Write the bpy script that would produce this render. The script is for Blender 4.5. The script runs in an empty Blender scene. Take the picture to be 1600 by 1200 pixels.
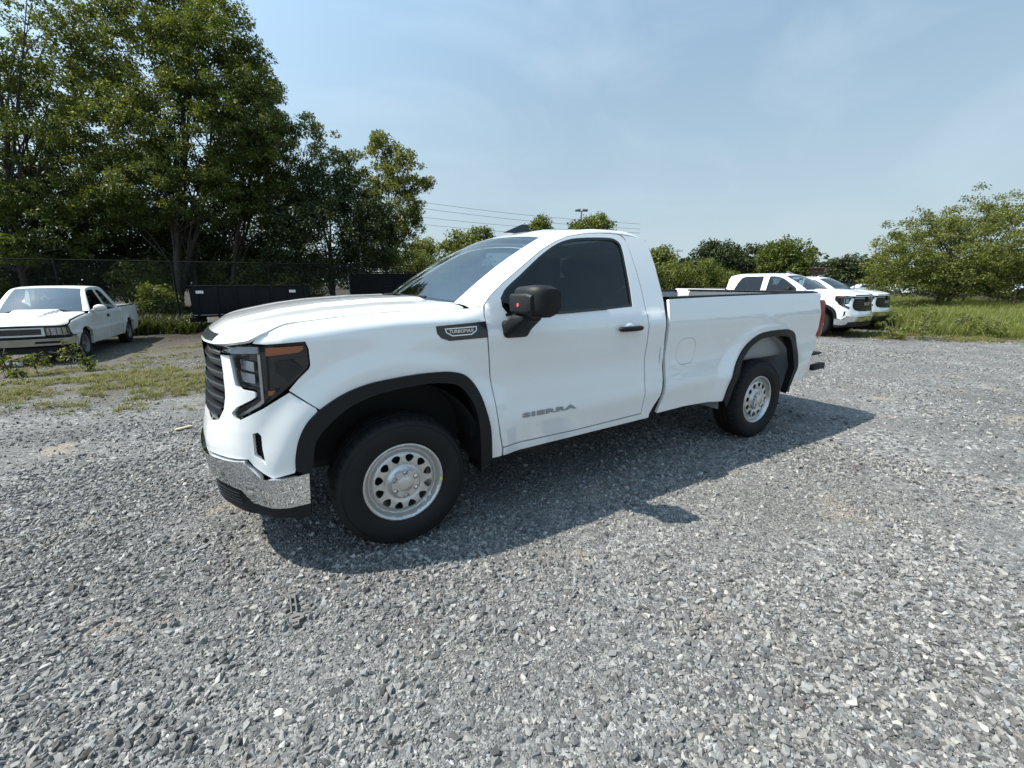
import bpy, bmesh, math, random
import numpy as np
from mathutils import Vector, Matrix
from mathutils.geometry import delaunay_2d_cdt

# ------------------------------------------------------------------ camera
sc = bpy.context.scene
col = sc.collection
CAM = np.array([0.661, 3.297, 1.525]); YAW, PITCH, ROLL, FPX = -2.10836, 0.22824, -0.00269, 681.05
def cam_axes():
    f = np.array([math.cos(YAW)*math.cos(PITCH), math.sin(YAW)*math.cos(PITCH), -math.sin(PITCH)])
    r = np.array([math.sin(YAW), -math.cos(YAW), 0.]); u = np.cross(r, f)
    return r*math.cos(ROLL)+u*math.sin(ROLL), -r*math.sin(ROLL)+u*math.cos(ROLL), f
CR, CU, CF = cam_axes()
cd = bpy.data.cameras.new('camera'); cam = bpy.data.objects.new('camera', cd); col.objects.link(cam)
cam.matrix_world = Matrix(((CR[0], CU[0], -CF[0], CAM[0]), (CR[1], CU[1], -CF[1], CAM[1]), (CR[2], CU[2], -CF[2], CAM[2]), (0, 0, 0, 1)))
cd.sensor_width = 36.0; cd.lens = FPX/1600*36.0; cd.clip_start = 0.05; cd.clip_end = 3000
sc.camera = cam

# ------------------------------------------------------------------ light
SUN = np.array([0.60, -0.285, 1.0]); SUN /= np.linalg.norm(SUN)
w = bpy.data.worlds.new('World'); sc.world = w; w.use_nodes = True
nt = w.node_tree; nt.nodes.clear()
wo = nt.nodes.new('ShaderNodeOutputWorld'); bg = nt.nodes.new('ShaderNodeBackground'); sky = nt.nodes.new('ShaderNodeTexSky')
sky.sky_type = 'NISHITA'; sky.sun_disc = False
sky.sun_elevation = math.asin(SUN[2]); sky.sun_rotation = math.atan2(SUN[0], SUN[1])
sky.air_density = 1.0; sky.dust_density = 1.2; sky.ozone_density = 1.0; sky.altitude = 0
# thin cirrus veils: streaky noise that lightens and greys the sky a little
tc = nt.nodes.new('ShaderNodeTexCoord'); mp = nt.nodes.new('ShaderNodeMapping'); mp.inputs['Rotation'].default_value = (0.2, 0.35, 0.9); mp.inputs['Scale'].default_value = (1.0, 3.2, 4.0)
nz = nt.nodes.new('ShaderNodeTexNoise'); nz.inputs['Scale'].default_value = 1.6; nz.inputs['Detail'].default_value = 7; nz.inputs['Distortion'].default_value = 0.8
rp = nt.nodes.new('ShaderNodeValToRGB'); rp.color_ramp.elements[0].position = 0.46; rp.color_ramp.elements[1].position = 0.80
rp.color_ramp.elements[0].color = (0, 0, 0, 1); rp.color_ramp.elements[1].color = (0.36, 0.36, 0.36, 1)
mx = nt.nodes.new('ShaderNodeMix'); mx.data_type = 'RGBA'
nt.links.new(tc.outputs['Generated'], mp.inputs[0]); nt.links.new(mp.outputs[0], nz.inputs['Vector']); nt.links.new(nz.outputs[0], rp.inputs[0])
nt.links.new(rp.outputs[0], mx.inputs[0]); nt.links.new(sky.outputs[0], mx.inputs[6]); mx.inputs[7].default_value = (9.0, 9.6, 10.2, 1)
# hazy summer air: the sky pales towards the horizon and towards the sun
def wm(op, a, b=None, c=None):
    m = nt.nodes.new('ShaderNodeMath'); m.operation = op
    for i, v in enumerate((a, b, c)):
        if v is None: continue
        if isinstance(v, (int, float)): m.inputs[i].default_value = v
        else: nt.links.new(v, m.inputs[i])
    return m.outputs[0]
sx = nt.nodes.new('ShaderNodeSeparateXYZ'); nt.links.new(tc.outputs['Generated'], sx.inputs[0])
hz = wm('MINIMUM', wm('MULTIPLY_ADD', wm('EXPONENT', wm('MULTIPLY', wm('MAXIMUM', sx.outputs[2], 0.0), -4.2)), .38, .66), 1.0)
dp = nt.nodes.new('ShaderNodeVectorMath'); dp.operation = 'DOT_PRODUCT'; nt.links.new(tc.outputs['Generated'], dp.inputs[0]); dp.inputs[1].default_value = tuple(SUN)
glow = wm('MULTIPLY_ADD', wm('POWER', wm('MAXIMUM', dp.outputs['Value'], 0.0), 2.2), 1.9, .84)
hc = nt.nodes.new('ShaderNodeMix'); hc.data_type = 'RGBA'; hc.blend_type = 'MULTIPLY'; hc.inputs[0].default_value = 1.0; hg = nt.nodes.new('ShaderNodeMix'); hg.data_type = 'RGBA'; nt.links.new(wm('MINIMUM', wm('POWER', wm('MULTIPLY', wm('MAXIMUM', sx.outputs[2], 0.0), 1.7), .75), 1.0), hg.inputs[0]); hg.inputs[6].default_value = (4.1, 4.9, 5.1, 1); hg.inputs[7].default_value = (2.25, 3.6, 4.95, 1); nt.links.new(hg.outputs[2], hc.inputs[6]); nt.links.new(glow, hc.inputs[7])
hm = nt.nodes.new('ShaderNodeMix'); hm.data_type = 'RGBA'; nt.links.new(hz, hm.inputs[0]); nt.links.new(mx.outputs[2], hm.inputs[6]); nt.links.new(hc.outputs[2], hm.inputs[7])
nt.links.new(hm.outputs[2], bg.inputs[0]); bg.inputs[1].default_value = 0.12
nt.links.new(bg.outputs[0], wo.inputs[0])
sl = bpy.data.lights.new('sun', 'SUN'); sl.energy = 5.0; sl.angle = math.radians(0.6); sl.color = (1.0, 0.94, 0.84)
so = bpy.data.objects.new('sun', sl); col.objects.link(so); so.rotation_euler = Vector(SUN).to_track_quat('Z', 'Y').to_euler()
sc.view_settings.view_transform = 'Standard'; sc.view_settings.look = 'None'; sc.view_settings.exposure = 0.50; sc.view_settings.gamma = 1.0
sc.view_settings.use_curve_mapping = False

rng = np.random.default_rng(7); random.seed(7)

# ------------------------------------------------------------------ survey helpers
def ray(u, v):
    d = CF + (u-800)/FPX*CR - (v-600)/FPX*CU
    return d
def at(u, v, depth):                     # a point seen at picture position u, v, at this depth in metres
    return CAM + ray(u, v)*depth
def ground_z(x, y):
    x = np.asarray(x, float); y = np.asarray(y, float)
    a = np.clip((-y-5.5)/4.0, 0, 1); b = np.clip((-x-10.5)/4.0, 0, 1)
    m = np.maximum(a*a*(3-2*a), b*b*(3-2*b)); near = np.clip((16-np.hypot(x, y))/8, 0, 1)
    return -(0.12+.10*np.clip((-x-10.5)/4.0, 0, 1))*m + 0.012*np.sin(x*.9+.5)*np.sin(y*.7+1.)*np.clip(np.hypot(x+1.5, y)-3.0, 0, 1)*near
def foot(u, depth):                      # the ground below that direction
    p = at(u, 442, depth); return np.array([p[0], p[1], float(ground_z(p[0], p[1]))])

# ------------------------------------------------------------------ materials
def mat(name, color=(.5,.5,.5), rough=.5, metal=0., coat=0., spec=.5, alpha=None, emis=None, bump=None, vary=None, coat_rough=.03, sheen=0):
    m = bpy.data.materials.new(name); m.use_nodes = True; n = m.node_tree; b = n.nodes['Principled BSDF']
    b.inputs['Base Color'].default_value = (*color, 1); b.inputs['Roughness'].default_value = rough; b.inputs['Metallic'].default_value = metal
    b.inputs['Coat Weight'].default_value = coat; b.inputs['Coat Roughness'].default_value = coat_rough; b.inputs['Specular IOR Level'].default_value = spec
    if vary:                             # (scale, strength, second colour)
        t = n.nodes.new('ShaderNodeTexCoord'); z = n.nodes.new('ShaderNodeTexNoise'); z.inputs['Scale'].default_value = vary[0]; z.inputs['Detail'].default_value = 6
        r = n.nodes.new('ShaderNodeValToRGB'); r.color_ramp.elements[0].position = .5-vary[1]; r.color_ramp.elements[1].position = .5+vary[1]
        r.color_ramp.elements[0].color = (*color, 1); r.color_ramp.elements[1].color = (*vary[2], 1)
        n.links.new(t.outputs['Object'], z.inputs['Vector']); n.links.new(z.outputs[0], r.inputs[0]); n.links.new(r.outputs[0], b.inputs['Base Color'])
    if bump:                             # (scale, strength, distance)
        t = n.nodes.new('ShaderNodeTexCoord'); z = n.nodes.new('ShaderNodeTexNoise'); z.inputs['Scale'].default_value = bump[0]; z.inputs['Detail'].default_value = 4
        q = n.nodes.new('ShaderNodeBump'); q.inputs['Strength'].default_value = bump[1]; q.inputs['Distance'].default_value = bump[2]
        n.links.new(t.outputs['Object'], z.inputs['Vector']); n.links.new(z.outputs[0], q.inputs['Height']); n.links.new(q.outputs[0], b.inputs['Normal'])
        if coat > .9: n.links.new(q.outputs[0], b.inputs['Coat Normal'])
    return m
def glass_mat(name, tint, rough=.0, ior=1.5, gloss=1.0):
    m = bpy.data.materials.new(name); m.use_nodes = True; n = m.node_tree; n.nodes.clear()
    o = n.nodes.new('ShaderNodeOutputMaterial'); mi = n.nodes.new('ShaderNodeMixShader'); t = n.nodes.new('ShaderNodeBsdfTransparent'); g = n.nodes.new('ShaderNodeBsdfGlossy'); f = n.nodes.new('ShaderNodeFresnel')
    t.inputs[0].default_value = (*tint, 1); g.inputs[0].default_value = (gloss, gloss, gloss, 1); g.inputs['Roughness'].default_value = rough; f.inputs[0].default_value = ior
    n.links.new(f.outputs[0], mi.inputs[0]); n.links.new(t.outputs[0], mi.inputs[1]); n.links.new(g.outputs[0], mi.inputs[2]); n.links.new(mi.outputs[0], o.inputs[0])
    return m
M = {}
M['paint'] = mat('white_paint', (.80,.81,.80), .42, coat=1.0, coat_rough=.02, bump=(2.4, .12, .008))
M['paint'].node_tree.nodes['Principled BSDF'].inputs['Coat IOR'].default_value = 1.95
M['old_paint'] = mat('weathered_white_paint', (.66,.67,.66), .5, coat=.25, coat_rough=.25, vary=(3.0, .3, (.52,.52,.50)))
M['black_plastic'] = mat('black_textured_plastic', (.006,.0063,.007), .55, spec=.35, bump=(400, .15, .001))
M['gloss_black'] = mat('gloss_black', (.008,.009,.011), .18, coat=.5)
M['rubber'] = mat('tyre_rubber', (.006,.006,.0065), .7, spec=.35, bump=(120, .2, .002), vary=(9, .25, (.010,.010,.010)))
M['rim'] = mat('silver_steel_paint', (.62,.62,.61), .30, metal=.75, vary=(20, .3, (.56,.56,.55)))
M['chrome'] = mat('chrome', (.80,.81,.83), .045, metal=1.0)
M['dark_metal'] = mat('dark_frame_metal', (.02,.02,.022), .6)
M['void'] = mat('dark_liner', (.012,.013,.014), .8)
M['dash'] = mat('grey_interior_trim', (.055,.058,.060), .7)
M['seat'] = mat('dark_seat_fabric', (.028,.030,.034), .9)
M['liner'] = mat('galvanised_inner_bed', (.30,.32,.33), .5, bump=(30, .3, .01))
M['glass'] = glass_mat('windshield_glass', (.74,.88,.84), gloss=1.0, ior=2.8)
M['tint'] = glass_mat('tinted_side_glass', (.20,.27,.28), ior=1.6)
M['lens'] = glass_mat('clear_lens', (.80,.82,.85), ior=1.45)
M['dark_lens'] = glass_mat('smoked_lens', (.80,.82,.84), ior=1.4)
M['amber'] = mat('amber_reflector', (.75,.20,.03), .25, coat=1, bump=(160, .6, .004))
M['red'] = mat('red_lens', (.28,.008,.011), .4, coat=.2, spec=.2, bump=(60, .3, .004))
M['reflector'] = mat('lamp_reflector', (.6,.62,.65), .15, metal=.9)
M['drl'] = mat('white_lamp_bar', (.62,.64,.66), .3)
M['badge_silver'] = mat('badge_silver', (.75,.76,.78), .22, metal=.9)
M['letter_grey'] = mat('grey_lettering', (.30,.31,.32), .45, metal=.4)
M['bed_grey'] = mat('bed_liner_grey', (.10,.105,.11), .7)
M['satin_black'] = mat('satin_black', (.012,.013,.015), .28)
M['red_dot'] = mat('red_sticker', (.8,.10,.08), .5)
M['white_dot'] = mat('white_sticker', (.8,.8,.8), .5)
M['yellow'] = mat('yellow_green_sticker', (.62,.80,.02), .5)

# ------------------------------------------------------------------ object helpers
def link(name, me, m=None, parent=None, label=None, kind=None):
    o = bpy.data.objects.new(name, me); col.objects.link(o)
    if me is not None and m is not None: me.materials.append(m)
    if parent is not None: o.parent = parent
    if label: o['label'] = label
    if kind: o['kind'] = kind
    return o
def thing(name, label, cat, loc=(0,0,0), rz=0., group=None):
    o = bpy.data.objects.new(name, None); col.objects.link(o); o.location = loc; o.rotation_euler = (0, 0, rz)
    o.empty_display_size = .2; o['label'] = label; o['category'] = cat
    if group: o['group'] = group
    return o
def tag(o, label, cat, group=None):
    o['label'] = label; o['category'] = cat
    if group: o['group'] = group
    return o
def raw(name, V, F, m=None, parent=None, smooth=False, **k):
    me = bpy.data.meshes.new(name); me.from_pydata([tuple(map(float, v)) for v in V], [], [tuple(map(int, f)) for f in F])
    if smooth: me.polygons.foreach_set('use_smooth', [True]*len(me.polygons))
    return link(name, me, m, parent, **k)
def from_bm(name, bm, m=None, parent=None, bevel=0., seg=2, smooth_deg=35, **k):
    me = bpy.data.meshes.new(name)
    if bevel > 0:
        es = [e for e in bm.edges if len(e.link_faces) == 2 and e.calc_face_angle(0) > .5]
        bmesh.ops.bevel(bm, geom=es, offset=bevel, segments=seg, profile=.5, affect='EDGES', clamp_overlap=True)
    bmesh.ops.recalc_face_normals(bm, faces=bm.faces)
    for f in bm.faces: f.smooth = True
    for e in bm.edges:
        if len(e.link_faces) == 2 and e.calc_face_angle(0) > math.radians(smooth_deg): e.smooth = False
    bm.to_mesh(me); bm.free()
    return link(name, me, m, parent, **k)
def bxm(bm, c, s, rz=0, rx=0, ry=0):
    r = bmesh.ops.create_cube(bm, size=1.0)
    mt = Matrix.Translation(c) @ Matrix.Rotation(rz, 4, 'Z') @ Matrix.Rotation(ry, 4, 'Y') @ Matrix.Rotation(rx, 4, 'X') @ Matrix.Diagonal((*s, 1))
    bmesh.ops.transform(bm, matrix=mt, verts=r['verts']); return r['verts']
def box(name, c, s, m, parent=None, bevel=0., rz=0, rx=0, ry=0, **k):
    bm = bmesh.new(); bxm(bm, c, s, rz, rx, ry); return from_bm(name, bm, m, parent, bevel, **k)
def tubem(bm, pts, rad, n=8, cap=True):
    pts = [np.array(p, float) for p in pts]; R = rad if hasattr(rad, '__len__') else [rad]*len(pts); rings = []
    up = np.array([0, 0, 1.]); 
    for i, p in enumerate(pts):
        t = pts[min(i+1, len(pts)-1)]-pts[max(i-1, 0)]; t = t/(np.linalg.norm(t)+1e-9)
        a = np.cross(t, up if abs(t[2]) < .95 else np.array([1., 0, 0])); a /= np.linalg.norm(a)+1e-9; b = np.cross(t, a)
        rings.append([bm.verts.new(p+R[i]*(a*math.cos(k*2*math.pi/n)+b*math.sin(k*2*math.pi/n))) for k in range(n)])
    for i in range(len(rings)-1):
        for k in range(n): bm.faces.new((rings[i][k], rings[i][(k+1) % n], rings[i+1][(k+1) % n], rings[i+1][k]))
    if cap: bm.faces.new(rings[0][::-1]); bm.faces.new(rings[-1])
def tube(name, pts, rad, m, parent=None, n=8, **k):
    bm = bmesh.new(); tubem(bm, pts, rad, n); return from_bm(name, bm, m, parent, **k)
def lathe(name, prof, m, parent=None, n=64, mod=None, axis='Y', smooth_deg=30, **k):   # prof: (radius, offset along axis)
    bm = bmesh.new(); R = []
    for j in range(n):
        a = 2*math.pi*j/n; row = []
        for i, (r, h) in enumerate(prof):
            rr = r+(mod(i, j, r, h) if mod else 0)
            row.append(bm.verts.new((rr*math.cos(a), h, rr*math.sin(a)) if axis == 'Y' else (rr*math.cos(a), rr*math.sin(a), h)))
        R.append(row)
    for j in range(n):
        for i in range(len(prof)-1):
            if prof[i][0] < 1e-6 and prof[i+1][0] < 1e-6: continue
            bm.faces.new((R[j][i], R[j][i+1], R[(j+1) % n][i+1], R[(j+1) % n][i]))
    bmesh.ops.remove_doubles(bm, verts=bm.verts, dist=1e-6)
    return from_bm(name, bm, m, parent, smooth_deg=smooth_deg, **k)
def cr(P, n=8):
    P = np.array(P, float); Q = np.vstack([2*P[0]-P[1], P, 2*P[-1]-P[-2]]); o = []
    for i in range(1, len(Q)-2):
        for k in range(n):
            t = k/n; a, b, c, d = Q[i-1:i+3]
            o.append(.5*((2*b)+(-a+c)*t+(2*a-5*b+4*c-d)*t*t+(-a+3*b-3*c+d)*t**3))
    o.append(Q[-2]); return np.array(o)
def dense(poly, step):
    o = []; n = len(poly)
    for i in range(n):
        a = np.array(poly[i], float); b = np.array(poly[(i+1) % n], float); L = np.linalg.norm(b-a); k = max(1, int(math.ceil(L/step)))
        for j in range(k): o.append(a+(b-a)*j/k)
    return np.array(o)
def area(P):
    x, y = P[:, 0], P[:, 1]; return .5*np.sum(x*np.roll(y, -1)-y*np.roll(x, -1))
def shrink(P, d):
    P = np.array(P, float); s = 1 if area(P) > 0 else -1
    a = P-np.roll(P, 1, 0); b = np.roll(P, -1, 0)-P; a /= np.linalg.norm(a, axis=1)[:, None]+1e-12; b /= np.linalg.norm(b, axis=1)[:, None]+1e-12
    na = np.stack([-a[:, 1], a[:, 0]], 1)*s; nb = np.stack([-b[:, 1], b[:, 0]], 1)*s; n = na+nb; L = (n*na).sum(1)
    return P+n/np.clip(L, .35, 2)[:, None]*d
def inside(pts, poly):
    x, y = pts[:, 0], pts[:, 1]; c = np.zeros(len(pts), bool); n = len(poly)
    for i in range(n):
        x1, y1 = poly[i]; x2, y2 = poly[(i+1) % n]
        if y1 == y2: continue
        k = ((y1 > y) != (y2 > y)) & (x < (x2-x1)*(y-y1)/(y2-y1)+x1); c ^= k
    return c
def edge_dist(pts, poly):
    a = poly; b = np.roll(poly, -1, 0); out = np.full(len(pts), 1e9)
    for i in range(len(a)):
        ab = b[i]-a[i]; t = np.clip(((pts-a[i])@ab)/(ab@ab+1e-12), 0, 1); out = np.minimum(out, np.hypot(*(pts-a[i]-t[:, None]*ab).T))
    return out
def panel(name, outline, surf, m, parent=None, holes=(), step=.04, gap=.0035, lip=.02, side=1, extra=None, edge_step=.02, label=None, kind=None):
    """A skin cut from the surface surf(a, b) -> (n, 3) along an outline in a, b, with its edges turned inwards by lip."""
    loops = [shrink(dense(outline, edge_step), gap) if gap else dense(outline, edge_step)]
    loops += [dense(h, edge_step) for h in holes]
    lo = loops[0].min(0); hi = loops[0].max(0)
    gx, gy = np.meshgrid(np.arange(lo[0]+step*.37, hi[0], step), np.arange(lo[1]+step*.41, hi[1], step)); G = np.stack([gx.ravel(), gy.ravel()], 1)
    if extra is not None: G = np.vstack([G, extra])
    k = inside(G, loops[0]) & (edge_dist(G, loops[0]) > edge_step*.45)
    for h in loops[1:]: k &= ~inside(G, h) & (edge_dist(G, h) > edge_step*.45)
    G = G[k]; P = []; E = []
    for lp in loops:
        b = len(P); P += list(lp); E += [(b+i, b+(i+1) % len(lp)) for i in range(len(lp))]
    nb = len(P); P = np.array(P+list(G))
    v2, _, f2, _, _, _ = delaunay_2d_cdt([Vector(p) for p in P], E, [], 0, 1e-6)
    v2 = np.array([tuple(v) for v in v2]); f2 = np.array([tuple(f) for f in f2 if len(f) == 3])
    c = v2[f2].mean(1); kk = inside(c, loops[0])
    for h in loops[1:]: kk &= ~inside(c, h)
    f2 = f2[kk]
    def nrm(q):
        e = 2e-3; A = surf(q[:, 0]+e, q[:, 1])-surf(q[:, 0]-e, q[:, 1]); B = surf(q[:, 0], q[:, 1]+e)-surf(q[:, 0], q[:, 1]-e)
        n = np.cross(A, B); return n/(np.linalg.norm(n, axis=1)[:, None]+1e-12)
    V = surf(v2[:, 0], v2[:, 1]); N = nrm(v2)
    # make faces agree with the normals; the caller's surfaces have N pointing outwards or inwards uniformly
    a = V[f2]; fn = np.cross(a[:, 1]-a[:, 0], a[:, 2]-a[:, 0]); sgn = (fn*N[f2[:, 0]]).sum(1) < 0
    f2[sgn] = f2[sgn][:, ::-1]
    out = OUTSIGN(V, N); N = N*out
    if out < 0: f2 = f2[:, ::-1]
    V = list(V); N = list(N); F = [tuple(f) for f in f2]; used = 0
    if lip:
        for li, lp in enumerate(loops):
            n = len(lp); S = surf(lp[:, 0], lp[:, 1]); Nn = nrm(lp)*out; b = len(V)
            nx = np.roll(S, -1, 0)-np.roll(S, 1, 0); en = np.cross(nx, Nn); en /= np.linalg.norm(en, axis=1)[:, None]+1e-12
            # outward facing edge normal: away from the skin
            V += list(S)+list(S-Nn*lip); s = 1 if area(lp) > 0 else -1
            chk = surf(np.array([lp[0, 0]]), np.array([lp[0, 1]]))
            sh = shrink(lp, .004); T = surf(sh[:, 0], sh[:, 1])-S
            if (T*en).sum() > 0: en = -en
            if li > 0: en = -en
            N += list(en)*2
            for i in range(n):
                j = (i+1) % n; q = (b+i, b+j, b+n+j, b+n+i); A = V[q[1]]-V[q[0]]; B = V[q[3]]-V[q[0]]
                F.append(q if np.dot(np.cross(A, B), en[i]) > 0 else q[::-1])
    V = np.array(V); N = np.array(N)
    if side < 0: V = V*[1, -1, 1]; N = N*[1, -1, 1]; F = [f[::-1] for f in F]
    me = bpy.data.meshes.new(name); me.from_pydata([tuple(v) for v in V.tolist()], [], [tuple(int(i) for i in f) for f in F])
    me.polygons.foreach_set('use_smooth', [True]*len(me.polygons)); me.normals_split_custom_set_from_vertices([tuple(n) for n in N.tolist()])
    return link(name, me, m, parent, label=label, kind=kind)
CENTRE = np.array([-1.9, 0, .6])
def OUTSIGN(V, N):
    return 1 if ((V-CENTRE)*N).sum() > 0 else -1
def grid(name, P, m, parent=None, side=1, thick=0, **k):     # P: (a, b, 3) array of points
    P = np.array(P, float)
    if side < 0: P = P*[1, -1, 1]
    a, b = P.shape[:2]; F = [(i*b+j, (i+1)*b+j, (i+1)*b+j+1, i*b+j+1) for i in range(a-1) for j in range(b-1)]
    V = P.reshape(-1, 3); q = V[np.array(F)]; fn = np.cross(q[:, 1]-q[:, 0], q[:, 3]-q[:, 0]); s = ((q.mean(1)-CENTRE)*fn).sum()
    if s < 0: F = [f[::-1] for f in F]
    o = raw(name, V, F, m, parent, smooth=True, **k)
    if thick:
        md = o.modifiers.new('thick', 'SOLIDIFY'); md.thickness = thick; md.offset = -1
    return o
def text_mesh(name, s, size, m, parent, M4, depth=.002, bold=.0, sx=1.0, spacing=1.0):
    cu = bpy.data.curves.new(name, 'FONT'); cu.body = s; cu.size = size; cu.extrude = depth; cu.offset = bold; cu.align_x = 'CENTER'; cu.align_y = 'CENTER'; cu.space_character = spacing; cu.resolution_u = 2
    to = bpy.data.objects.new('tmp', cu); col.objects.link(to); dg = bpy.context.evaluated_depsgraph_get(); me = bpy.data.meshes.new_from_object(to.evaluated_get(dg))
    bpy.data.objects.remove(to); me.transform(M4 @ Matrix.Diagonal((sx, 1, 1, 1))); me.name = name
    return link(name, me, m, parent)

# ------------------------------------------------------------------ full-size pickup
class Body:
    PLAN = [(.20,.983),(.40,.972),(.55,.948),(.67,.905),(.755,.845),(.81,.77),(.85,.67),(.885,.52),(.91,.35),(.925,.18),(.93,0)]
    def __init__(s, wb=3.547, cab=-2.13, rear=-4.62):
        s.wb, s.cab, s.rear = wb, cab, rear
        pts = [(rear,.955),(rear+.32,.972),(rear+.72,.982),(-3.,.985),(-2.,.985),(-1.,.985),(-.2,.985)]+Body.PLAN
        s.pl = cr(pts, 24); pl = s.pl
        s.d = np.r_[0, np.cumsum(np.hypot(*np.diff(pl, axis=0).T))]
        i0 = np.argmin(abs(pl[:, 0]+.2)+9*(pl[:, 1] < .9)); s.d = s.d-s.d[i0]-.2; s.smax = s.d[-1]
    def plan(s, q):
        q = np.asarray(q, float); x = np.interp(q, s.d, s.pl[:, 0]); y = np.interp(q, s.d, s.pl[:, 1])
        over = np.clip(q-s.smax, 0, None); e = .02
        tx = np.interp(q+e, s.d, s.pl[:, 0])-np.interp(q-e, s.d, s.pl[:, 0]); ty = np.interp(q+e, s.d, s.pl[:, 1])-np.interp(q-e, s.d, s.pl[:, 1])
        L = np.hypot(tx, ty)+1e-9; return x, y-over, -ty/L, tx/L
    RH = .22
    def ztop(s, x): return np.interp(x, [-.6,-.3,0,.3,.5,.7,.82,.93], [1.435,1.435,1.43,1.41,1.385,1.345,1.32,1.29])-.035
    def rz(s, q): return np.interp(q, [.3,.7,1.2], [.11,.075,.085])
    def zt(s, q): return s.ztop(s.plan(q)[0])-s.rz(q)
    def inset(s, q, z):
        q = np.asarray(q, float); z = np.asarray(z, float)+0*q; o = np.zeros(z.shape)
        o = o+.035*np.clip((.72-z)/.32, 0, 1)**2
        o = o+.020*np.exp(-((z-.94)/.12)**2)*np.clip((.45-q)/.3, 0, 1)
        o = o-.008*np.exp(-((z-1.20)/.05)**2)*np.clip((.3-q)/.3, 0, 1)
        o = o-.012*np.exp(-((z-.68-.02*np.sin(q*1.6))/.07)**2)*np.clip((-.5-q)/.3, 0, 1)
        for cx in (0., -s.wb):
            r = np.hypot(q-cx, z-.42); t = np.clip((.80-r)/.16, 0, 1); o = o-.028*t*t*(3-2*t)*(np.abs(q-cx) < .9)
        cab = np.clip((-.40-q)/.18, 0, 1)*(q > s.cab)
        tum = np.where(z > 1.22, .02*np.clip((z-1.24)/.08, 0, 1)+.36*np.clip(z-1.30, 0, None)+.12*np.clip(z-1.5, 0, None)**2, 0)
        k = np.clip((z-s.zt(q))/s.rz(q), 0, .999); hood = s.RH*(1-np.sqrt(1-k*k))
        bed = .03*np.clip((z-1.25)/.17, 0, 1)**1.5
        o = o+np.where(q <= s.cab, bed, cab*tum+(1-cab)*hood)
        fr = np.clip((q-.55)/.3, 0, 1); o = o+fr*(.05*np.clip((z-.80)/.4, 0, 1)**1.3)
        t = np.clip((.86-z)/.2, 0, 1); o = o-.035*t*t*(3-2*t)*np.clip((q-.75)/.35, 0, 1)-.018*np.clip((q-.95)/.25, 0, 1)
        return o
    def skin(s, off=0.):
        def f(q, z):
            q = np.asarray(q, float); z = np.asarray(z, float)
            x, y, nx, ny = s.plan(q); i = s.inset(q, z)-off
            return np.stack([x-nx*i, y-ny*i, z+0*x], -1)
        return f
    def G(s, x, y):                                     # hood height
        x = np.asarray(x, float); y = np.asarray(y, float); ay = np.abs(y)
        pl = s.pl[s.pl[:, 0] > -.8]; q = s.d[s.pl[:, 0] > -.8]
        D = np.full(x.shape, 9.); Q = np.zeros(x.shape)
        for i in range(0, len(pl)-1, 2):
            a = pl[i]; b = pl[min(i+2, len(pl)-1)]; ab = b-a; t = np.clip(((x-a[0])*ab[0]+(ay-a[1])*ab[1])/(ab@ab+1e-12), 0, 1)
            dd = np.hypot(x-a[0]-t*ab[0], ay-a[1]-t*ab[1]); k = dd < D; D = np.where(k, dd, D); Q = np.where(k, q[i]+t*(q[min(i+2, len(pl)-1)]-q[i]), Q)
        t = np.clip((.56-ay)/.09, 0, 1); bul = .014*t*t*(3-2*t)
        t = np.clip((.30-ay)/.10, 0, 1); bul = bul-.006*t*t*(3-2*t)
        zc = s.ztop(x)+.032*(1-(ay/.92)**2)+bul*np.clip((D-.03)/.1, 0, 1)
        k = np.clip(1-D/s.RH, 0, 1); return zc-s.rz(Q)*(1-np.sqrt(np.clip(1-k*k, 0, 1)))

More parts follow.
